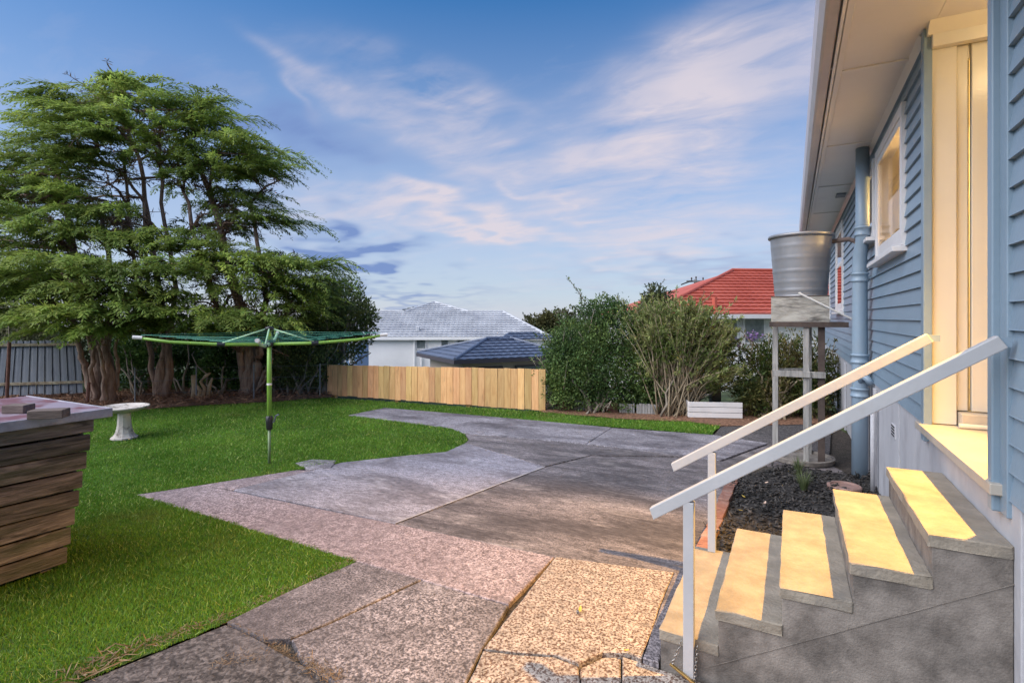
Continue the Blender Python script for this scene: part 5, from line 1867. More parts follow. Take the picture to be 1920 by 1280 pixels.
padsB += scatter_pads(10, 120, 360, lambda x: 230, lambda x: 420, 13.5, 15, 1.0, 1.4, 0.5)
stemsB = [([(300, 748, 11.4), (302, 700, 11.4), (312, 655, 11.5), (300, 560, 11.9), (283, 440, 12.5), (262, 300, 12.9), (215, 175, 13.1)], 0.13, 0.03),
          ([(308, 745, 11.4), (318, 690, 11.4), (316, 650, 11.4), (330, 540, 11.9), (302, 380, 12.4), (300, 240, 12.6)], 0.09, 0.03),
          ([(297, 745, 11.5), (283, 690, 11.6), (278, 640, 11.6), (250, 480, 12.2), (232, 300, 12.6)], 0.07, 0.03),
          ([(283, 440, 12.5), (270, 380, 12.4), (235, 330, 12.3), (180, 290, 12.2)], 0.05, 0.02)]
cypress('tallest middle cypress with pale mottled trunk standing behind the bird bath', (303, 748), stemsB, padsB, 2)
# right tree
padsC = [(400, 300, 12.4, 1.5, 10, 1), (440, 292, 12.2, 1.6, 0, 1.2), (480, 290, 12.0, 1.4, 0, 1.1), (355, 300, 12.0, 1.3, -60, 1), (430, 325, 11.8, 1.6, -30, 1.2), (380, 335, 11.6, 1.4, -80, 0.9), (470, 320, 12.2, 1.4, 10, 1), (450, 378, 12.6, 1.3, 10, 0.7),
         (490, 385, 12.6, 1.4, 10, 0.8), (440, 400, 12.0, 1.2, -10, 0.6), (500, 410, 12.2, 1.3, -10, 0.8), (530, 420, 12.4, 1.0, 10, 0.6), (340, 440, 11.2, 1.4, -90, 1), (380, 460, 11.0, 1.4, -50, 1), (330, 470, 10.8, 1.3, -110, 0.9), (420, 475, 11.0, 1.3, -20, 0.9),
         (400, 510, 10.6, 1.4, -60, 0.9), (350, 515, 10.4, 1.3, -90, 0.9), (480, 495, 11.2, 1.4, -10, 0.9), (530, 500, 11.4, 1.5, 0, 1.1), (570, 505, 11.6, 1.4, 5, 1), (520, 535, 11.0, 1.4, -30, 1), (455, 545, 10.6, 1.3, -50, 0.8), (580, 530, 11.6, 1.2, 0, 0.8),
         (330, 565, 10.2, 1.3, -110, 0.8), (400, 585, 10.0, 1.5, -70, 1.1), (450, 600, 10.0, 1.4, -50, 1.1), (365, 600, 9.9, 1.2, -110, 1), (430, 618, 9.9, 1.0, -60, 0.9), (500, 600, 10.4, 1.2, -20, 0.8), (545, 585, 11.0, 1.2, -10, 0.7), (300, 610, 10.0, 1.1, -120, 0.8), (560, 560, 11.5, 1.3, 0, 0.8)]
padsC += scatter_pads(12, 330, 560, lambda x: 380 + max(0, x - 430) * 0.7, lambda x: 590, 12.8, 14.2, 1.0, 1.4, 0.5)
stemsC = [([(465, 740, 11.9), (468, 700, 11.9), (472, 650, 11.95), (440, 540, 12.2), (412, 420, 12.5), (372, 300, 12.7), (345, 250, 12.8)], 0.19, 0.03),
          ([(470, 738, 11.9), (482, 690, 11.8), (486, 655, 11.8), (500, 560, 12.0), (485, 470, 12.2), (470, 380, 12.4)], 0.13, 0.03),
          ([(458, 738, 11.9), (455, 690, 11.85), (448, 650, 11.8), (400, 560, 11.6), (360, 430, 12), (345, 340, 12.2)], 0.10, 0.03),
          ([(486, 655, 11.8), (530, 600, 12), (560, 540, 12.1)], 0.05, 0.02),
          ([(480, 705, 11.8), (496, 695, 11.6), (505, 690, 11.5), (512, 672, 11.4)], 0.045, 0.015),
          ([(478, 700, 11.8), (500, 705, 11.5), (515, 712, 11.4)], 0.035, 0.012)]
cypress('right hand cypress with thick fluted red trunk behind the clothesline', (465, 740), stemsC, padsC, 3)


def shrub(name, label, base, blobs, n, leaf, m, cat='shrub', group=None, stems=8, stem_mat='bark_grey', shoots=0, shoot_len=0.5, seed=0, surf=0.55, wr=0.5, stem_r=0.022, upb=0.25, part='crown'):
    """blobs: (px,py,d,rx,ry,rz) in metres; leaves thick towards the outside of each blob"""
    rr = random.Random(seed)
    root = empty(name, base, 0, label, cat, group)
    vol = np.array([b[3] * b[4] * b[5] for b in blobs]) ** 0.75
    cnt = (vol / vol.sum() * n).astype(int)
    Bs, Ds, Ls, Ws = [], [], [], []
    cents = []
    for b, c_ in zip(blobs, cnt):
        C = V3(at(b[0], b[1], b[2]))
        cents.append(C)
        dirs = nrm(RNG.normal(0, 1, (c_, 3)))
        # lumpy surface
        lump = 1 + 0.22 * np.sin(dirs[:, 0] * 5.1 + b[0]) * np.sin(dirs[:, 1] * 6.3 + b[1]) + 0.16 * np.sin(dirs[:, 2] * 9 + dirs[:, 0] * 7 + b[0] * 0.3)
        rad = RNG.uniform(0, 1, c_) ** (surf * 0.6) * lump * RNG.normal(1, 0.06, c_)
        off = dirs * rad[:, None]
        p = C + np.outer(off[:, 0] * b[3], V3(RGT)) + np.outer(off[:, 1] * b[4], V3(FWD)) + np.outer(off[:, 2] * b[5], UP)
        out = np.outer(dirs[:, 0], V3(RGT)) + np.outer(dirs[:, 1], V3(FWD)) + np.outer(dirs[:, 2], UP)
        Bs.append(p)
        Ds.append(out * 0.7 + RNG.normal(0, 0.75, (c_, 3)) + UP * upb)
        Ls.append(leaf * RNG.uniform(0.6, 1.4, c_))
        Ws.append(leaf * wr * RNG.uniform(0.7, 1.3, c_))
    stm = MB()
    bz = Vector(base)
    for i in range(stems):
        C = cents[i % len(cents)]
        e = Vector(C) + Vector((rr.gauss(0, 0.3), rr.gauss(0, 0.3), rr.gauss(0.1, 0.25)))
        s0 = bz + Vector((rr.gauss(0, 0.12), rr.gauss(0, 0.12), 0))
        pts_ = curve_pts(s0, e, 0.1, 5, 0.05, rr)
        stm.tube(pts_, [stem_r * (1.2 - 0.9 * j / 5) for j in range(6)], 6)
    for i in range(shoots):
        bi = rr.randrange(len(blobs))
        b = blobs[bi]
        a_ = rr.uniform(0, 2 * math.pi)
        q = Vector(cents[bi]) + RGT * (b[3] * 0.85 * math.cos(a_)) + FWD * (b[4] * 0.8 * math.sin(a_)) + Vector((0, 0, b[5] * rr.uniform(0.35, 0.8)))
        L = shoot_len * rr.uniform(0.4, 1.2)
        e = q + RGT * (rr.gauss(0.3 * math.cos(a_), 0.3) * L) + FWD * (rr.gauss(0, 0.3) * L) + Vector((0, 0, L * rr.uniform(0.4, 1.0)))
        stm.tube([q, q.lerp(e, 0.5) + Vector((0, 0, 0.04 * L)), e], [0.008, 0.006, 0.003], 4)
        k_ = int(26 * L / 0.5)
        s = RNG.uniform(0.1, 1, k_)
        pos = V3(q) * (1 - s)[:, None] + V3(e) * s[:, None]
        Bs.append(pos)
        dv = V3(e - q)
        Ds.append(nrm(dv[None, :]) * 0.6 + RNG.normal(0, 0.65, (k_, 3)))
        Ls.append(leaf * RNG.uniform(0.6, 1.3, k_))
        Ws.append(leaf * wr * RNG.uniform(0.7, 1.2, k_))
    sp(stm.build('stems', MAT[stem_mat], None, smooth=True, fix=False), root)
    o = leaf_mesh(part, np.concatenate(Bs), np.concatenate(Ds), np.concatenate(Ls), np.concatenate(Ws), MAT[m], None, jitter=0.7)
    sp(o, root)
    return root


# bush at the end of the tree row
shrub('pittosporum_tree', 'pale green rounded tree between cypress and white house', g(618, 738), [(640, 560, 13.6, 0.62, 0.6, 0.5), (612, 590, 13.4, 0.75, 0.7, 0.6), (668, 605, 13.2, 0.5, 0.6, 0.48), (650, 645, 13.0, 0.55, 0.55, 0.4), (595, 630, 13.0, 0.7, 0.7, 0.5), (685, 590, 13.4, 0.25, 0.4, 0.35), (600, 545, 13.8, 0.5, 0.5, 0.3)],
      15000, 0.085, 'pitto', 'tree', None, 8, shoots=14, shoot_len=0.3, seed=1, stem_r=0.04)
shrub('bush', 'olive green bush at the left end of the pine fence', g(570, 741), [(585, 695, 12.1, 0.62, 0.5, 0.5), (545, 690, 12.2, 0.45, 0.45, 0.5), (612, 670, 12.3, 0.42, 0.4, 0.36), (560, 660, 12.5, 0.5, 0.5, 0.35)], 9500, 0.07, 'pitto', 'shrub', None, 10, shoots=10, shoot_len=0.3, seed=2)
# undergrowth under the cypresses
shrub('ivy_bush', 'dark ivy mass hanging between the two right hand cypress trunks', g(405, 742), [(410, 690, 12.4, 0.42, 0.4, 0.55), (425, 660, 12.6, 0.4, 0.4, 0.4), (385, 715, 12.2, 0.3, 0.3, 0.3), (440, 720, 12.3, 0.3, 0.3, 0.25)], 4200, 0.075, 'ivy', 'shrub', 'dark undergrowth below the cypresses', 6, seed=3, wr=0.8)
shrub('ivy_bush', 'dark undergrowth between the tallest and leftmost cypress trunks', g(250, 745), [(250, 700, 12.4, 0.55, 0.45, 0.6), (275, 660, 12.8, 0.6, 0.5, 0.45), (235, 660, 12.6, 0.5, 0.5, 0.4)], 4200, 0.08, 'ivy', 'shrub', 'dark undergrowth below the cypresses', 6, seed=4, wr=0.6)
shrub('ivy_bush', 'blue green undergrowth directly right of the tallest cypress trunk', g(350, 740), [(350, 695, 13.2, 0.55, 0.4, 0.55), (360, 655, 13.4, 0.6, 0.5, 0.45), (330, 720, 12.6, 0.3, 0.3, 0.25)], 4200, 0.08, 'ivy', 'shrub', 'dark undergrowth below the cypresses', 6, seed=5, wr=0.6)
shrub('ivy_bush', 'dark undergrowth right of the fluted red cypress trunk', g(510, 740), [(510, 690, 13.0, 0.5, 0.5, 0.6), (525, 650, 13.2, 0.6, 0.5, 0.45), (495, 655, 13.4, 0.5, 0.4, 0.4)], 4200, 0.08, 'dark_leaf', 'shrub', 'dark undergrowth below the cypresses', 6, seed=6, wr=0.6)
shrub('bush', 'cream flecked shrub above the leaning metal fence', g(-10, 735), [(10, 600, 13.0, 0.7, 0.5, 0.55), (60, 615, 12.8, 0.5, 0.4, 0.35), (-60, 610, 13, 0.8, 0.5, 0.6), (70, 665, 13.4, 0.6, 0.4, 0.7)], 5200, 0.09, 'pale_shrub', 'shrub', None, 6, seed=7)
for i, (px, py, d, w_, h_) in enumerate(((140, 640, 14.8, 1.5, 1.2), (300, 640, 15.2, 1.5, 1.3), (440, 640, 15.0, 1.4, 1.2), (560, 650, 15.2, 1.3, 1.1), (20, 600, 15.4, 1.6, 1.5))):
    shrub('background_bush', ('dark bush filling the gap behind the leftmost trunks', 'dark bush filling the gap behind the tallest cypress', 'dark bush filling the gap behind the fluted trunk', 'dark bush filling the gap behind the olive bush', 'dark bush behind the leaning metal fence')[i],
          Vector((at(px, 700, d).x, at(px, 700, d).y, -0.1)), [(px, py, d, w_, 0.5, h_)], 3800, 0.12, 'dark_leaf', 'shrub', 'dark bushes behind the cypress trunks', 4, seed=20 + i)

# hedge right of the fence
shrub('hedge_shrub', 'large dense dark green shrub right of the pine fence', g(1120, 772), [(1075, 700, 10.0, 0.55, 0.5, 0.62), (1130, 690, 9.9, 0.6, 0.5, 0.75), (1190, 700, 9.9, 0.55, 0.5, 0.65), (1085, 640, 10.3, 0.5, 0.5, 0.55), (1150, 625, 10.2, 0.6, 0.5, 0.6), (1040, 720, 10.0, 0.3, 0.35, 0.42), (1045, 665, 10.2, 0.3, 0.4, 0.4), (1130, 585, 10.5, 0.5, 0.4, 0.3), (1215, 655, 10.0, 0.4, 0.4, 0.6), (1070, 745, 9.9, 0.45, 0.4, 0.25), (1140, 745, 9.8, 0.5, 0.4, 0.26), (1205, 748, 9.8, 0.4, 0.4, 0.25)],
      46000, 0.06, 'hedge_leaf', 'shrub', None, 12, 'bark_grey', shoots=70, shoot_len=0.55, seed=11, wr=0.42)


def fan_shrub(name, label, base, tips, nst, leaf, m, seed, topfrac=0.8, stem='twig', cat='shrub', leaves_per=16):
    rr = random.Random(seed)
    root = empty(name, base, 0, label, cat)
    mbk = MB()
    B, D, L = [], [], []
    bz = Vector(base)
    for i in range(nst):
        t = tips[rr.randrange(len(tips))]
        e = at(t[0] + rr.gauss(0, t[3]), t[1] + rr.gauss(0, t[4]), t[2] + rr.gauss(0, 0.25))
        s0 = bz + Vector((rr.gauss(0, 0.14), rr.gauss(0, 0.12), 0))
        mid = s0.lerp(e, 0.5) + Vector((rr.gauss(0, 0.05), rr.gauss(0, 0.05), rr.uniform(0.0, 0.18)))
        q = [s0.lerp(mid, 0.5), mid, mid.lerp(e, 0.5) + Vector((0, 0, 0.04))]
        mbk.tube([s0] + q + [e], [0.015, 0.012, 0.009, 0.006, 0.003], 5)
        path = [s0] + q + [e]
        for _ in range(3):
            tt0 = rr.uniform(0.35, 0.85)
            p0 = path[int(tt0 * 4)].lerp(path[min(4, int(tt0 * 4) + 1)], (tt0 * 4) % 1)
            p1 = p0 + (e - s0).normalized() * rr.uniform(0.15, 0.4) + Vector((rr.gauss(0, 0.1), rr.gauss(0, 0.1), rr.gauss(0, 0.05)))
            mbk.tube([p0, p1], [0.006, 0.002], 4)
            k_ = leaves_per // 3
            s = RNG.uniform(0.3, 1, (k_, 1))
            B.append(V3(p0) * (1 - s) + V3(p1) * s)
            D.append(nrm(V3(p1 - p0)[None, :]) * 0.8 + RNG.normal(0, 0.6, (k_, 3)))
            L.append(leaf * RNG.uniform(0.6, 1.3, k_))
        k_ = leaves_per
        s = 1 - topfrac * RNG.uniform(0, 1, (k_, 1)) ** 1.3
        B.append(V3(mid) * (1 - s) + V3(e) * s)
        D.append(nrm(V3(e - mid)[None, :]) * 0.8 + RNG.normal(0, 0.55, (k_, 3)))
        L.append(leaf * RNG.uniform(0.6, 1.3, k_))
    sp(mbk.build('stems', MAT[stem], None, smooth=True, fix=False), root)
    L = np.concatenate(L)
    sp(leaf_mesh('leaves', np.concatenate(B), np.concatenate(D), L, L * 0.3, MAT[m], None, jitter=0.7), root)
    return root


fan_shrub('broom_shrub', 'tall twiggy fan shaped shrub with many bare upright stems', g(1262, 775), [(1225, 580, 9.7, 26, 18), (1270, 570, 9.6, 25, 16), (1310, 590, 9.5, 22, 18), (1340, 610, 9.5, 22, 20), (1375, 640, 9.4, 14, 24), (1200, 610, 9.9, 20, 24), (1370, 690, 9.4, 14, 20), (1250, 620, 9.4, 30, 20)],
          230, 0.075, 'broom_leaf', 31, leaves_per=66)
shrub('hedge_shrub', 'low leafy green shrub at the foot of the twiggy shrub', g(1245, 776), [(1245, 735, 9.7, 0.42, 0.4, 0.35), (1215, 720, 9.8, 0.3, 0.3, 0.4), (1275, 715, 9.7, 0.3, 0.3, 0.4), (1255, 690, 9.9, 0.35, 0.3, 0.35)], 5200, 0.065, 'hedge_leaf', 'shrub', None, 12, seed=12)
shrub('hedge_shrub', 'light green leafy shrub behind the upright twiggy stems', Vector((at(1290, 760, 10.5).x, at(1290, 760, 10.5).y, 0)), [(1205, 600, 10.5, 0.4, 0.4, 0.32), (1265, 610, 10.5, 0.45, 0.4, 0.4), (1320, 630, 10.4, 0.35, 0.35, 0.35), (1285, 670, 10.4, 0.45, 0.35, 0.4)], 8500, 0.07, 'broom_leaf', 'shrub', None, 8, shoots=40, shoot_len=0.45, seed=16, wr=0.35)
shrub('dark_shrub', 'dark narrow treetop rising behind the hedge', Vector((at(1235, 700, 13).x, at(1235, 700, 13).y, -0.3)), [(1228, 560, 13, 0.22, 0.3, 0.32), (1242, 575, 13, 0.25, 0.3, 0.35), (1215, 575, 13, 0.22, 0.3, 0.25)], 1500, 0.10, 'dark_leaf', 'tree', None, 5, shoots=10, shoot_len=0.35, seed=13)
fern = shrub('fern_shrub', 'reddish green feathery shrub behind the tank stand', g(1450, 782), [(1420, 700, 9.6, 0.42, 0.45, 0.55), (1465, 690, 9.6, 0.45, 0.45, 0.6), (1505, 700, 9.6, 0.4, 0.45, 0.6), (1440, 750, 9.3, 0.45, 0.4, 0.32), (1500, 750, 9.3, 0.4, 0.4, 0.35), (1405, 745, 9.3, 0.25, 0.3, 0.3), (1540, 720, 9.6, 0.3, 0.4, 0.6)],
             15000, 0.085, 'fern_leaf', 'shrub', None, 20, 'twig', shoots=26, shoot_len=0.4, seed=14, wr=0.3)
# mauve blooms on top of it
B, D = [], []
for (px, py) in ((1372, 640), (1408, 632), (1415, 628)):
    c = V3(at(px, py, 9.5))
    n = 60
    B.append(c + RNG.normal(0, 0.05, (n, 3)) * np.array([1.4, 1, 0.7]))
    D.append(RNG.normal(0, 1, (n, 3)))
B = np.concatenate(B)
sp(leaf_mesh('blossom', B, np.concatenate(D), 0.04, 0.03, MAT['purple_bloom'], None), fern)
# far trees beyond the garage
shrub('far_tree', 'distant olive green trees beyond the garage roof', Vector((at(1010, 640, 48).x, at(1010, 640, 48).y, -4)), [(1000, 610, 48, 1.2, 1, 0.9), (1030, 605, 48, 1.2, 1, 1.0), (1055, 600, 48, 1.6, 1, 1.0), (985, 618, 48, 0.7, 1, 0.6), (1022, 595, 48, 0.4, 0.5, 0.4)], 4200, 0.28, 'far_leaf', 'tree', None, 4, seed=15)

# old edging pieces at the foot of the hedge
edg = [(1040, 1058, 'rust_post', 'rusty brown edging piece nearest the pine fence'), (1052, 1073, 'brick', 'bright red broken edging piece at the hedge foot'), (1076, 1096, 'grey_timber', 'mossy grey edging piece beside the red one'), (1097, 1119, 'lichen_rail', 'ribbed brown edging piece in the middle of the row'),
       (1130, 1158, 'rust_post', 'rusty red edging piece right of the ribbed one'), (1161, 1190, 'grey_timber', 'pale grey ribbed edging piece, second from the right'), (1193, 1230, 'grey_timber', 'pale grey ribbed edging piece at the right end of the row')]
for i, (p0, p1, mn, lb) in enumerate(edg):
    yb = 766 + (p0 - 1040) * 0.06
    a_, b_ = g(p0, yb), g(p1, yb + 1)
    hgt_ = 0.16 + 0.02 * random.random()
    root = empty('edging_piece', a_.lerp(b_, 0.5), 0, lb, 'edging', 'old edging pieces along the hedge')
    L = (b_ - a_).length
    ang = math.atan2(b_.y - a_.y, b_.x - a_.x) + random.uniform(-0.06, 0.06)
    root.rotation_euler = (random.uniform(-0.2, -0.05), random.uniform(-0.04, 0.04), ang)
    kk = 7
    for j in range(kk):
        x0 = -L / 2 + L * j / kk
        MB().mm(x0 + 0.002, x0 + L / kk - 0.002, -0.012 - 0.006 * (j % 2), 0.012, -0.02, hgt_ + random.uniform(-0.012, 0.008)).build('slat', MAT[mn], root, bevel=0.003, seg=1)

# white boarded planter
pa, pb = g(1291, 783), g(1392, 785)
pl_root = empty('planter_box', pa.lerp(pb, 0.5), math.atan2(pb.y - pa.y, pb.x - pa.x), 'white boarded planter box below the twiggy shrub', 'planter')
Lp = (pb - pa).length
for j in range(3):
    MB().mm(-Lp / 2, Lp / 2 - 0.05 * j * 0, -0.012, 0.012, 0.01 + j * 0.09, 0.092 + j * 0.09).build('board', MAT['white_paint'], pl_root, bevel=0.004)
    MB().mm(-Lp / 2, -Lp / 2 + 0.02, 0.014, 0.4, 0.01 + j * 0.09, 0.092 + j * 0.09).build('board', MAT['white_paint'], pl_root, bevel=0.004)
MB().mm(-Lp / 2 + 0.03, Lp / 2 - 0.01, 0.02, 0.4, 0.0, 0.2).build('soil', MAT['bed_soil'], pl_root)
# small concrete post and bare fence rail behind the planter
bp = at(1340, 745, 10.4)
gp_ = empty('gate_post', (bp.x, bp.y, 0), YAW, 'stubby pale concrete post behind the planter', 'post')
MB().mm(-0.09, 0.10, -0.08, 0.08, -0.1, 0.42).build('post_block', MAT['step_concrete'], gp_, bevel=0.01)
MB().mm(-0.6, -0.095, -0.03, 0.03, 0.27, 0.33).build('rail', MAT['grey_timber'], gp_)

# ------------------------------------------------------------------ leaning metal fence at the left
ms = empty('metal_fence', g(60, 748), 0, 'leaning grey ribbed metal fence panel with timber rails', 'fence')
q0, q1 = g(-60, 752), g(156, 744)
dir_ = (q1 - q0).normalized()
nb = Vector((dir_.y, -dir_.x, 0))
Lm = (q1 - q0).length
NT_ = 14
topz = 1.2
for i in range(NT_):
    t0, t1_ = i / NT_, (i + 1) / NT_
    # skewed: top edge stops short of the bottom edge at the right
    bl = q0 + dir_ * (Lm * t0 + 0.003)
    br_ = q0 + dir_ * (Lm * t1_ - 0.003)
    sk = 0.9
    lean = nb * -0.30
    tl = q0 + dir_ * (Lm * t0 * sk) + lean
    tr_ = q0 + dir_ * (Lm * t1_ * sk - 0.003) + lean
    zb_i = 0.08 + 0.01 * (i % 3)
    tzz = topz + 0.008 * (i % 2)
    rib = 0.022
    mbk = MB()
    prof_ = [(0, 0), (0.06, rib), (0.14, rib), (0.2, 0), (0.6, 0.004), (1.0, 0)]
    vs_b = [bl.lerp(br_, u) + nb * h for u, h in prof_]
    vs_t = [tl.lerp(tr_, u) + nb * h for u, h in prof_]
    vs_ = [(v.x, v.y, zb_i) for v in vs_b] + [(v.x, v.y, tzz) for v in vs_t]
    mbk.add(vs_, [(j, j + 1, 7 + j, 6 + j) for j in range(5)])
    sp(mbk.build('sheet', MAT['sheet_metal'], None, fix=False), ms)
for (zz_, f0, f1) in ((1.12, 0.0, 0.9), (0.32, 0.0, 1.0)):
    ln = zz_ / topz
    A = q0 - nb * (0.30 * ln) + nb * 0.05
    B_ = q0 + dir_ * (Lm * (1 - 0.1 * ln) + 0.05) - nb * (0.30 * ln) + nb * 0.05
    sp(MB().bar((A.x, A.y, zz_), (B_.x, B_.y, zz_), 0.05, 0.055).build('rail', MAT['lichen_rail'], None), ms)
for px, top in ((12, 1.22), (163, 0.42)):
    b0 = g(px, 758)
    b1 = b0 - nb * (0.1 if px < 100 else 0.08)
    sp(MB().tube([(b0.x, b0.y, -0.05), (b1.x, b1.y, top)], 0.032, 8).build('post', MAT['rust_post'], None), ms)

# thin wire fence behind the trunks
wf = empty('wire_fence', g(253, 757), 0, 'thin steel post and wire fence along the tree row', 'fence')
pw_ = [g(253, 759), g(368, 752), g(476, 748), g(600, 745)]
for i, p in enumerate(pw_):
    sp(MB().tube([(p.x, p.y, 0), (p.x, p.y, 0.72)], 0.014, 6).build('post', MAT['sheet_metal'], None), wf)
for zz_ in (0.2, 0.45, 0.68):
    sp(MB().tube([(p.x, p.y, zz_) for p in pw_], 0.003, 4).build('wire', MAT['sheet_metal'], None), wf)

# gnarled dead stump
st_p = g(375, 747)
stump = empty('dead_stump', st_p, 0, 'gnarled pale dead stump between the cypress trunks', 'stump')
a3 = lambda px, py, d: at(px, py, d) - st_p
for pts_, r in (([(364, 748, 11.2), (365, 725, 11.2), (363, 703, 11.2)], (0.07, 0.055, 0.05)), ([(378, 745, 11.2), (384, 728, 11.2), (376, 715, 11.2), (386, 704, 11.2), (394, 699, 11.2)], (0.06, 0.04, 0.03, 0.035, 0.02)),
                ([(372, 745, 11.2), (376, 733, 11.15), (368, 722, 11.1)], (0.05, 0.035, 0.03)), ([(390, 745, 11.25), (392, 725, 11.25), (398, 708, 11.25)], (0.05, 0.04, 0.02))):
    MB().tube([a3(*q) for q in pts_], list(r), 8).build('root_arm', MAT['dead_wood'], stump, smooth=True)

# needle litter strands
la = np.array([[p.x, p.y] for p in lit_poly])
lo_, hi_ = la.min(0), la.max(0)
pts = RNG.uniform(0, 1, (60000, 2)) * (hi_ - lo_) + lo_
pts = pts[in_poly(pts, la)][:9000]
n = len(pts)
base = np.stack([pts[:, 0], pts[:, 1], 0.012 + RNG.uniform(0, 0.05, n)], -1)
dd = np.stack([RNG.normal(0, 1, n), RNG.normal(0, 1, n), RNG.normal(0.1, 0.25, n)], -1)
tag(leaf_mesh('needle_litter', base, dd, RNG.uniform(0.06, 0.22, n), RNG.uniform(0.008, 0.022, n), MAT['litter_straw']), 'brown needle litter spread under the cypress trees', 'litter', None, 'stuff')

# ------------------------------------------------------------------ rotary clothesline
cb = g(505, 868)
cl = empty('clothesline', cb, 0, 'green rotary clothesline on the lawn', 'clothesline')
dcl = FWD.dot(cb)
zc = lambda py: EYE - (py - HORIZON) / FPX * dcl
zh, ztop = zc(645), zc(614)
MB().tube([(0, 0, 0), (0, 0, zc(803))], 0.016, 10).build('ground_tube', MAT['post_galv'], cl, smooth=True)
MB().tube([(0, 0, zc(803)), (0, 0, zc(700)), (0, 0, zh)], [0.026, 0.026, 0.024], 14).build('mast', MAT['green_enamel'], cl, smooth=True)
MB().tube([(0, 0, zh + 0.04), (0, 0, ztop)], 0.02, 12).build('inner_mast', MAT['green_enamel'], cl, smooth=True)
ck = MB().lathe([(0.028, zc(805)), (0.034, zc(803)), (0.04, zc(790)), (0.038, zc(781)), (0.028, zc(779))], 14).build('crank_housing', MAT['black_plastic'], cl, smooth=True)
hr = RGT * 1.0
MB().tube([hr * 0.03 + Vector((0, 0, zc(792))), hr * 0.055 + Vector((0, 0, zc(790))), hr * 0.075 + Vector((0, 0, zc(779))), hr * 0.11 + Vector((0, 0, zc(777)))], 0.009, 8).build('crank_handle', MAT['crank_grey'], ck)
MB().lathe([(0.036, zh - 0.03), (0.045, zh - 0.02), (0.05, zh + 0.03), (0.034, zh + 0.045)], 14).build('hub', MAT['black_plastic'], cl, smooth=True)
MB().lathe([(0.03, ztop - 0.035), (0.045, ztop - 0.02), (0.045, ztop), (0.02, ztop + 0.015)], 14).build('top_cap', MAT['black_plastic'], cl, smooth=True)
MB().lathe([(0.027, zc(722)), (0.029, zc(721)), (0.029, zc(719)), (0.027, zc(718))], 14).build('mast_band', MAT['white_plastic'], cl)
th0 = R(20)
La = 1.33
dirs = [(-math.cos(th0), -math.sin(th0)), (math.sin(th0) * -1, math.cos(th0) * -1 * -1), (math.cos(th0), math.sin(th0)), (0, 0)]
arms = []
for k_ in range(4):
    a_ = math.pi + th0 + k_ * math.pi / 2
    arms.append(RGT * math.cos(a_) + FWD * math.sin(a_))
tipz = zh + 0.095
for k_, d in enumerate(arms):
    p0 = d * 0.04 + Vector((0, 0, zh))
    p1 = d * 0.50 + Vector((0, 0, zh + 0.004))
    p2 = d * La + Vector((0, 0, tipz))
    near = d.dot(FWD) < -0.5
    arm = MB().tube([p0, p1, d * 1.0 + Vector((0, 0, zh + 0.04)), p2], [0.019, 0.019, 0.017, 0.015], 10).build('arm', MAT['green_enamel'] if abs(d.dot(RGT)) > 0.5 else MAT['pale_green'], cl, smooth=True)
    MB().tube([d * (La - 0.07) + Vector((0, 0, tipz - 0.006)), d * (La + 0.02) + Vector((0, 0, tipz + 0.002))], 0.021, 10).build('tip_cap', MAT['white_plastic'], arm)
    MB().tube([d * 0.46 + Vector((0, 0, zh)), d * 0.54 + Vector((0, 0, zh + 0.004))], 0.026, 10).build('strut_joint', MAT['black_plastic'], arm)
    MB().tube([Vector((0, 0, ztop - 0.015)) + d * 0.03, d * 0.49 + Vector((0, 0, zh + 0.02))], 0.009, 8).build('strut', MAT['pale_green'], cl, smooth=True)
for r in (0.62, 0.78, 0.94, 1.10, 1.27):
    zr = zh + 0.022 + 0.095 * max(0, (r - 0.5) / 0.83) + 0.012
    pts_ = [arms[j % 4] * r + Vector((0, 0, zr)) for j in range(5)]
    mid_ = []
    for j in range(4):
        mid_ += [pts_[j], (pts_[j] + pts_[j + 1]) / 2 + Vector((0, 0, -0.008))]
    mid_.append(pts_[4])
    MB().tube(mid_, 0.002, 5, cap=False).build('line', MAT['line_cord'], cl)

# ------------------------------------------------------------------ bird bath
bbp = g(233, 821)
bath = empty('bird_bath', bbp, 0, 'stained white concrete bird bath on the lawn', 'bird bath')
hb = EYE - (763 - HORIZON) / FPX * FWD.dot(bbp)
MB().lathe([(0.165, 0.0), (0.165, 0.02), (0.14, 0.035), (0.115, 0.07), (0.095, 0.13), (0.085, 0.2), (0.078, hb - 0.1), (0.08, hb - 0.08)], 10).build('pedestal', MAT['bath_concrete'], bath)
MB().lathe([(0.05, hb - 0.085), (0.09, hb - 0.08), (0.18, hb - 0.055), (0.27, hb - 0.022), (0.302, hb - 0.004), (0.305, hb + 0.012), (0.29, hb + 0.018), (0.27, hb + 0.008), (0.2, hb - 0.015), (0.1, hb - 0.03), (0.02, hb - 0.033)], 40).build('bowl', MAT['bath_concrete'], bath, smooth=True)

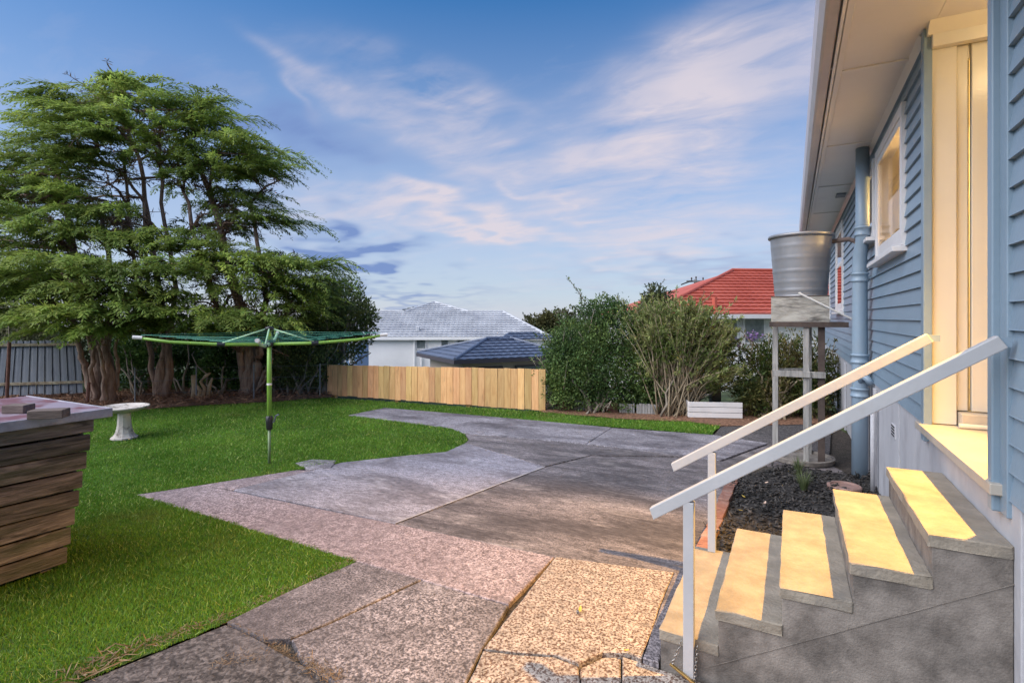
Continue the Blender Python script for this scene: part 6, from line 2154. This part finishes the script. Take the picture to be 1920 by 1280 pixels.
# ------------------------------------------------------------------ compost crate with lid
cr0 = g(124, 1062)
crx, cry = cr0.x, cr0.y
crate = empty('compost_crate', (crx, cry, 0), 0, 'flared weathered slatted timber compost crate at the left edge', 'crate')
dcr = FWD.dot(cr0)
NSL = 8
sh_ = 0.117
rr = random.Random(8)
for i in range(NSL):
    z0 = 0.035 + i * (sh_ + 0.009)
    ext = 0.016 * i + 0.0
    dz_ = rr.uniform(-0.004, 0.004)
    # house-side face, slats along Y
    L0, L1 = -1.0 - ext, ext
    o = MB().mm(-0.012, 0.012, L0, L1, z0, z0 + sh_ - rr.uniform(0.0, 0.012)).build('slat', MAT['crate_wood'], crate, bevel=0.004, seg=1)
    o.location = (ext * 0.5, 0, dz_)
    o.rotation_euler = (rr.uniform(-0.006, 0.006), 0.05, rr.uniform(-0.01, 0.01))
    # far side, slats along X
    o = MB().mm(-1.0 - ext, -0.016, -0.012, 0.012, z0, z0 + sh_ - 0.006).build('slat', MAT['crate_wood'], crate, bevel=0.004, seg=1)
    o.location = (ext * 0.5, ext - 0.02, dz_)
    o = MB().mm(-1.0 - ext, -0.016, -0.012, 0.012, z0, z0 + sh_ - 0.006).build('slat', MAT['crate_wood'], crate, bevel=0.004, seg=1)
    o.location = (ext * 0.5, -1.0 - ext + 0.02, dz_)
for (x_, y_) in ((-0.05, -0.10), (-0.05, -0.9), (-0.95, -0.1), (-0.95, -0.9)):
    MB().mm(x_ - 0.04, x_ + 0.02, y_ - 0.03, y_ + 0.03, 0, 1.0).build('corner_post', MAT['crate_wood'], crate)
MB().mm(-0.93, -0.06, -0.93, -0.06, 0.0, 0.9).build('dark_fill', MAT['crate_inside'], crate)  # near-black block: the dark seen between slats put into its colour
ztop_ = EYE - (800 - HORIZON) / FPX * dcr
lz = 0.035 + NSL * (sh_ + 0.009) + 0.004
lid = MB().mm(-1.15, 0.125, -1.15, 0.20, lz + 0.0, lz + 0.012).build('lid', MAT['lid_paint'], crate, bevel=0.002)
MB().mm(0.127, 0.142, -1.15, 0.215, lz - 0.045, lz + 0.016).build('lid_edge', MAT['lid_edge'], crate, bevel=0.003)
MB().mm(-1.15, 0.126, 0.2015, 0.216, lz - 0.045, lz + 0.016).build('lid_edge', MAT['lid_edge'], crate, bevel=0.003)
LZ = lz + 0.013
b1 = g(92, 783, LZ)
b2 = g(35, 773, LZ)
for (b_, s_, ry, lb) in ((b1, (0.19, 0.10, 0.055), 0.75, 'larger wooden block lying on the crate lid'), (b2, (0.14, 0.10, 0.055), 0.55, 'smaller wooden block farther back on the crate lid')):
    o = MB().box((0, 0, s_[2] / 2), s_).build('wooden_block', MAT['block_wood'], None, bevel=0.005)
    o.location = (b_.x, b_.y, LZ)
    o.rotation_euler = (0, 0, ry)
    tag(o, lb, 'block', 'blocks on the crate lid')

# ------------------------------------------------------------------ small growth: weeds in joints, dry grass at the lawn edge
B, D, L = [], [], []


def strew(p0, p1, n, spread, L0, upz=0.3):
    a_, b_ = V3(g(*p0)), V3(g(*p1))
    t = RNG.uniform(0, 1, (n, 1))
    p = a_ * (1 - t) + b_ * t
    p[:, :2] += RNG.normal(0, spread, (n, 2))
    p[:, 2] = 0.0
    B.append(p)
    d = RNG.normal(0, 1, (n, 3))
    d[:, 2] = np.abs(d[:, 2]) * upz
    D.append(d)
    L.append(RNG.uniform(0.5, 1.3, n) * L0)


strew((424, 1166), (494, 1197), 120, 0.012, 0.035)
strew((494, 1197), (569, 1240), 160, 0.014, 0.04)
strew((569, 1240), (640, 1275), 220, 0.025, 0.05)
strew((400, 1245), (500, 1225), 120, 0.025, 0.04)
strew((250, 1215), (424, 1155), 220, 0.03, 0.06)
strew((424, 1155), (665, 1048), 200, 0.025, 0.05)
strew((905, 1214), (1085, 1243), 60, 0.008, 0.02)
strew((110, 1275), (250, 1215), 160, 0.04, 0.09)
B, D, L = np.concatenate(B), np.concatenate(D), np.concatenate(L)
tag(leaf_mesh('dry_weeds', B, D, L * 0.7, L * 0.075, MAT['dry_weed']), 'dry brown weeds and straw in the paving joints', 'weeds', None, 'stuff')
